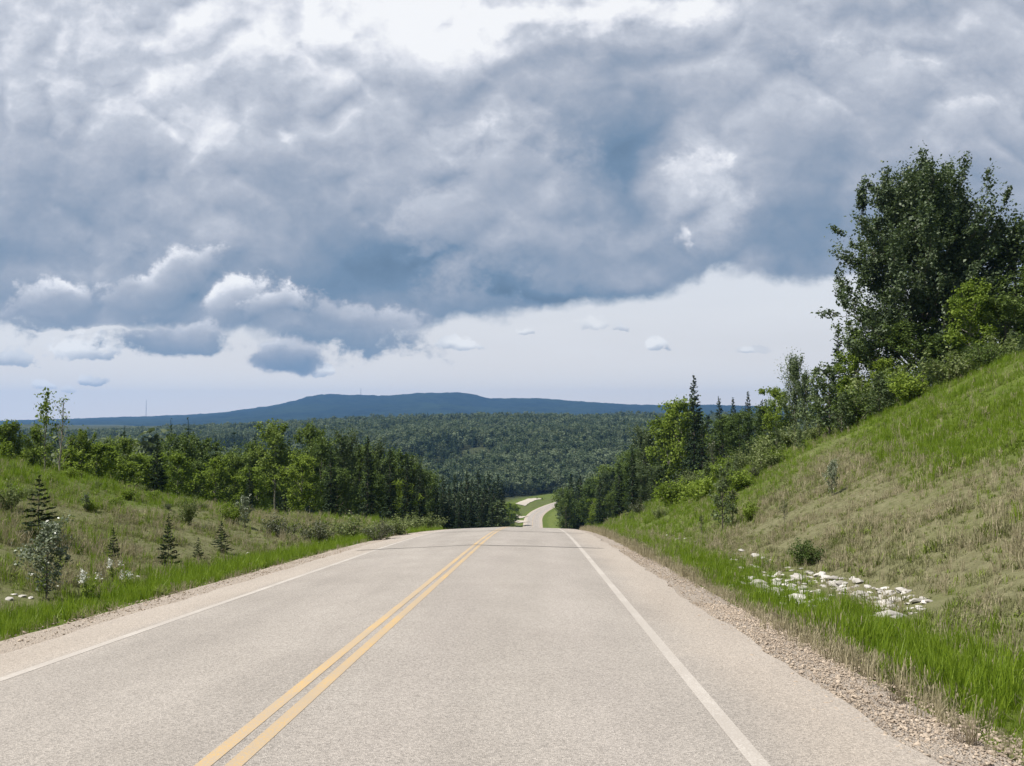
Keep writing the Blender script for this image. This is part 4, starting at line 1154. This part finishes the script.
# ------------------------------------------------------------------ pale stones of the ditch lining
WS = [stone_mesh(420 + i, 'white_stone', M['white_stone'], .46, 1 + i % 2, .26) for i in range(6)]
SN = [0]; STONES = []
def stone(x, y, size, label, group=None, wide=1.0):
    o = link(bpy.data.objects.new('white_stone', WS[SN[0] % 6])); SN[0] += 1
    STONES.append((x, y, size)); r = random.Random(SN[0] * 7)
    o.location = (x, y, float(ground_z(x, y, False)) + size * .04)
    o.rotation_euler = (r.uniform(-.2, .2), r.uniform(-.2, .2), r.uniform(0, 6.28)); o.scale = (size * wide, size, size * r.uniform(.5, .9))
    describe(o, label, 'stone', group); return o
def stone_px(px, py, size, label, group=None, wide=1.0):
    q = at(px, py)
    return stone(q[0], q[1], size, label, group, wide)
PATCH = [  # centre line of the stone patch in view, half widths, count
    (762, 563, 24, 4, 9), (785, 577, 14, 7, 12), (802, 588, 24, 8, 24), (830, 583, 22, 5, 16), (858, 592, 22, 8, 18), (885, 603, 24, 9, 26), (893, 611, 18, 5, 12), (770, 590, 22, 5, 9), (806, 600, 22, 4, 9), (748, 581, 14, 5, 6), (912, 600, 14, 4, 5), (740, 555, 14, 3, 5), (690, 541, 14, 3, 4)]
rs = random.Random(12)
for (cx, cy, rx, ry, n) in PATCH:
    for i in range(int(n * 1.75)):
        px = cx + rs.gauss(0, .8) * rx; py = cy + rs.gauss(0, .8) * ry + (px - cx) * .12
        if at(px, py): stone_px(px, py, min(.42, .13 + rs.expovariate(1 / .065)), 'pale stone lying in the white stone patch below the dry bank', 'white stones in the ditch below the dry bank')
stone_px(795, 600, .5, 'largest flat white slab at the front of the stone patch', None, 1.4)
stone_px(758, 585, .45, 'white stone alone in green grass at the left tip of the stone patch')
stone_px(889, 616, .5, 'white stone lowest of the patch, at the edge of the lush grass')
stone_px(833, 580, .48, 'big white stone in the middle of the patch, just below the compact bush', None, 1.2)
for (px, py, s_) in [(8, 600, .2), (14, 597, .15), (22, 599, .18), (30, 601, .13)]:
    stone_px(px, py, s_, 'pale stone in the left verge grass near the frame edge', 'pale stones in the left verge by the frame edge')
for (px, py, s_) in [(176, 569, .18), (184, 570, .14), (192, 569, .2), (240, 556, .18), (248, 555, .2), (130, 579, .17), (138, 577, .13)]:
    stone_px(px, py, s_, 'pale stone lying in the left verge among the young spruces', 'pale stones among the young spruces')

GF = []
for i in range(3): GF.append(tuft(300 + i, 15, 0.40, 0.012, 0.09, 0.35, M['blade'], 'green_tuft'))            # 0-2
for i in range(3): GF.append(tuft(310 + i, 12, 0.36, 0.009, 0.10, 0.55, M['straw'], 'straw_tuft', True))       # 3-5
for i in range(3): GF.append(tuft(320 + i, 13, 0.20, 0.026, 0.14, 0.65, M['herb'], 'herb_tuft'))               # 6-8
for i in range(3): GF.append(tuft(330 + i, 14, 0.22, 0.014, 0.13, 0.75, M['dull'], 'dull_tuft'))               # 9-11
def grass_points(rng, x0, x1, y0, y1, dens, pick, size, thin=None):
    n = int((x1 - x0) * (y1 - y0) * dens)
    x = rng.uniform(x0, x1, n); y = rng.uniform(y0, y1, n)
    if thin is not None:
        k = rng.random(n) < thin(x, y); x = x[k]; y = y[k]
    idx = pick(rng, x, y); k = idx >= 0; x = x[k]; y = y[k]; idx = idx[k]; n = len(x)
    bare = fbm(x, y, 2.3, 3, 97) < np.where((x > 8) | (x < -10.5), -0.24, -9)      # thin, trampled and washed-out spots
    k = ~bare | (rng.random(n) < .85); x = x[k]; y = y[k]; idx = idx[k]; bare = bare[k]; n = len(x)
    s = size * rng.uniform(.5, 1.4, n) * (1 + 0.9 * fbm(x, y, 1.8, 3, 91)) * np.where(bare, .5, 1.0)
    return np.stack([x, y, ground_z(x, y, False) - 0.01], 1), np.stack([rng.normal(0, .12, n), rng.normal(0, .12, n), rng.uniform(0, 6.283, n)], 1), np.stack([s, s, s * rng.uniform(.8, 1.25, n)], 1), idx
def pick_field(rng, x, y):
    g, dr, wd = zones(x, y); n = len(x); u = rng.random(n); v = rng.random(n)
    patch = fbm(x, y, 3.0, 3, 95)
    dryi = np.where(u < 0.40 + .6 * patch, 3 + rng.integers(0, 3, n), np.where(u < 0.84, 9 + rng.integers(0, 3, n), 6 + rng.integers(0, 3, n)))
    grni = np.where(u < 0.52 + .6 * patch, rng.integers(0, 3, n), np.where(u < 0.86, 6 + rng.integers(0, 3, n), np.where(u < .93, 9 + rng.integers(0, 3, n), 3 + rng.integers(0, 3, n))))
    return np.where(v < dr, dryi, grni)
def in_view(x, y):
    u = x / y
    return ((u > -0.84) & (u < 0.80)).astype(float)
def edge_r(y): return 3.74 + 0.20 * fbm(y, 0.3, 2.0, 3, 61)
def edge_l(y): return -7.38 - 0.20 * fbm(y, 0.9, 2.0, 3, 62)
rng = np.random.default_rng(4242)
parts = []
# lush strips in the ditch on the right and along the left shoulder
lush = lambda r, x, y: np.where(x < edge_r(y), -1, np.where(r.random(len(x)) < (.90 - .75 * sst(x + 0.9 * fbm(x, y, 5, 4, 41), 5.3, 6.6)) * (1 - .55 * sst(y, 18, 40)), r.integers(0, 3, len(x)), np.where(r.random(len(x)) < .35, 9, np.where(r.random(len(x)) < .4, 3, 6)) + r.integers(0, 3, len(x))))
parts.append(grass_points(rng, 3.4, 7.2, 4.0, 26, 74, lush, 0.62, in_view))
parts.append(grass_points(rng, 3.4, 7.6, 26, 75, 32, lush, 0.75, in_view))
lushl = lambda r, x, y: np.where(x > edge_l(y), -1, np.where(r.random(len(x)) < .72, r.integers(0, 3, len(x)), 6 + r.integers(0, 3, len(x))))
parts.append(grass_points(rng, -9.8, -7.2, 7.5, 32, 60, lushl, 0.70, in_view))
parts.append(grass_points(rng, -9.8, -7.2, 32, 75, 28, lushl, 0.75, in_view))
# the slopes on both sides
parts.append(grass_points(rng, 6.6, 21, 7, 40, 46, pick_field, 0.85, in_view))
parts.append(grass_points(rng, 7.6, 34, 26, 70, 22, pick_field, 0.95, lambda x, y: in_view(x, y) * np.where((y < 40) & (x < 21), 0, 1)))
parts.append(grass_points(rng, 6.5, 40, 70, 125, 6, pick_field, 1.4, in_view))
parts.append(grass_points(rng, 5, 36, 125, 240, 2.2, pick_field, 2.2, in_view))
parts.append(grass_points(rng, -20, -9.2, 10, 36, 42, pick_field, 0.85, in_view))
parts.append(grass_points(rng, -34, -9.2, 30, 62, 20, pick_field, 0.95, lambda x, y: in_view(x, y) * np.where((y < 36) & (x > -20), 0, 1)))
parts.append(grass_points(rng, -36, -8.0, 62, 100, 6, pick_field, 1.3, in_view))
# bleached fringe where gravel meets turf
fr = lambda r, x, y: np.where(x > edge_r(y) + 0.25, -1, 3 + r.integers(0, 3, len(x)))
parts.append(grass_points(rng, 3.2, 4.3, 5.2, 28, 120, fr, 0.52, lambda x, y: in_view(x, y) * sst(x, 3.2, 3.75) ** 1.5 * (0.35 + 0.9 * vnoise(x * .4, y * .55, 66))))
parts.append(grass_points(rng, 3.3, 4.3, 28, 70, 50, fr, 0.62, in_view))
frl = lambda r, x, y: 3 + r.integers(0, 3, len(x))
parts.append(grass_points(rng, -7.6, -7.0, 10, 50, 8, frl, 0.40, in_view))
gp, gr, gs, gi = [np.concatenate([p[i] for p in parts]) for i in range(4)]
# turf keeps off the stones: none on them, only low herbs close by and in front
SP = np.array(STONES); ok = np.ones(len(gp), bool)
for k0 in range(0, len(gp), 4000):
    dx = gp[k0:k0 + 4000, None, 0] - SP[None, :, 0]; dy = gp[k0:k0 + 4000, None, 1] - SP[None, :, 1]
    hit = ((dx ** 2 + (dy + 0.35) ** 2 / 2.2) < (SP[None, :, 2] * .5 + .16) ** 2).any(1)
    ok[k0:k0 + 4000] = ~hit | (rng.random(len(hit)) < .12)
scatter('grass', gp[ok], gr[ok], gs[ok], gi[ok], GF)

# ------------------------------------------------------------------ white-flowered plants and single tufts
M['petal'] = leaf_material('white_petal', (0.55, 0.56, 0.52), (0.75, 0.75, 0.70), .25, .6, .2, tcol=(.7, .7, .6))
def flower_plant(seed, H):
    r = np.random.default_rng(seed); st = Geo(); lf = Geo(); fl = Geo()
    for i in range(5):
        a = r.uniform(0, 6.28); e = np.array([math.cos(a) * .16, math.sin(a) * .16, H * r.uniform(.75, 1)]); st.tube([(0, 0, -.03), e * .5 + np.array([0, 0, .06]), e], [.006, .005, .003], 4)
        lf.add(*leaf_quads(e * r.uniform(.15, .8, (14, 1)) + r.normal(0, .035, (14, 3)), .085, r))
        fl.add(*leaf_quads(e + r.normal(0, .040, (26, 3)) * np.array([1, 1, 1.4]), .045, r))
    return st.mesh('flower_stems', M['herb']), lf.mesh('flower_leaves', M['herb']), fl.mesh('flower_heads', M['petal'])
FP = [flower_plant(500 + i, .62) for i in range(2)]
for i, (px, py, s_, lab) in enumerate([(89, 603, .95, 'white-flowered plant right of the pale poplar sapling'), (124, 592, .7, 'white-flowered plant below the small pointed spruce'),
                                       (114, 583, .8, 'taller white-flowered plant just above another, by the small pointed spruce')]):
    x, y, z = at(px, py)
    rt = link(bpy.data.objects.new('flowering_plant', None)); rt.location = (x, y, z - .01); rt.scale = (s_,) * 3; describe(rt, lab, 'plant')
    for nm, me in zip(('stems', 'foliage', 'flower_heads'), FP[i % 2]): link(bpy.data.objects.new(nm, me), rt)
M['brown_blade'] = leaf_material('brown_blade', (0.09, 0.07, 0.05), (0.33, 0.27, 0.19), .15, .7, .15, tcol=(.3, .25, .16))
TU = [tuft(520 + i, 70, .26, .006, .10, .55, M['brown_blade'], 'dry_grass_tuft') for i in range(2)]
for px, py, s_, lab in [(898, 704, .85, 'small dark dry grass tuft growing in the shoulder gravel'), (966, 743, 1.05, 'larger straw tuft in the gravel near the right frame corner'), (838, 655, .8, 'low dry tuft at the gravel edge, farther up the road')]:
    x, y, z = at(px, py)
    o = link(bpy.data.objects.new('dry_grass_tuft', TU[int(px) % 2])); o.location = (x, y, float(road_z(y) + prof(x)) - .01); o.scale = (s_,) * 3; describe(o, lab, 'grass tuft')
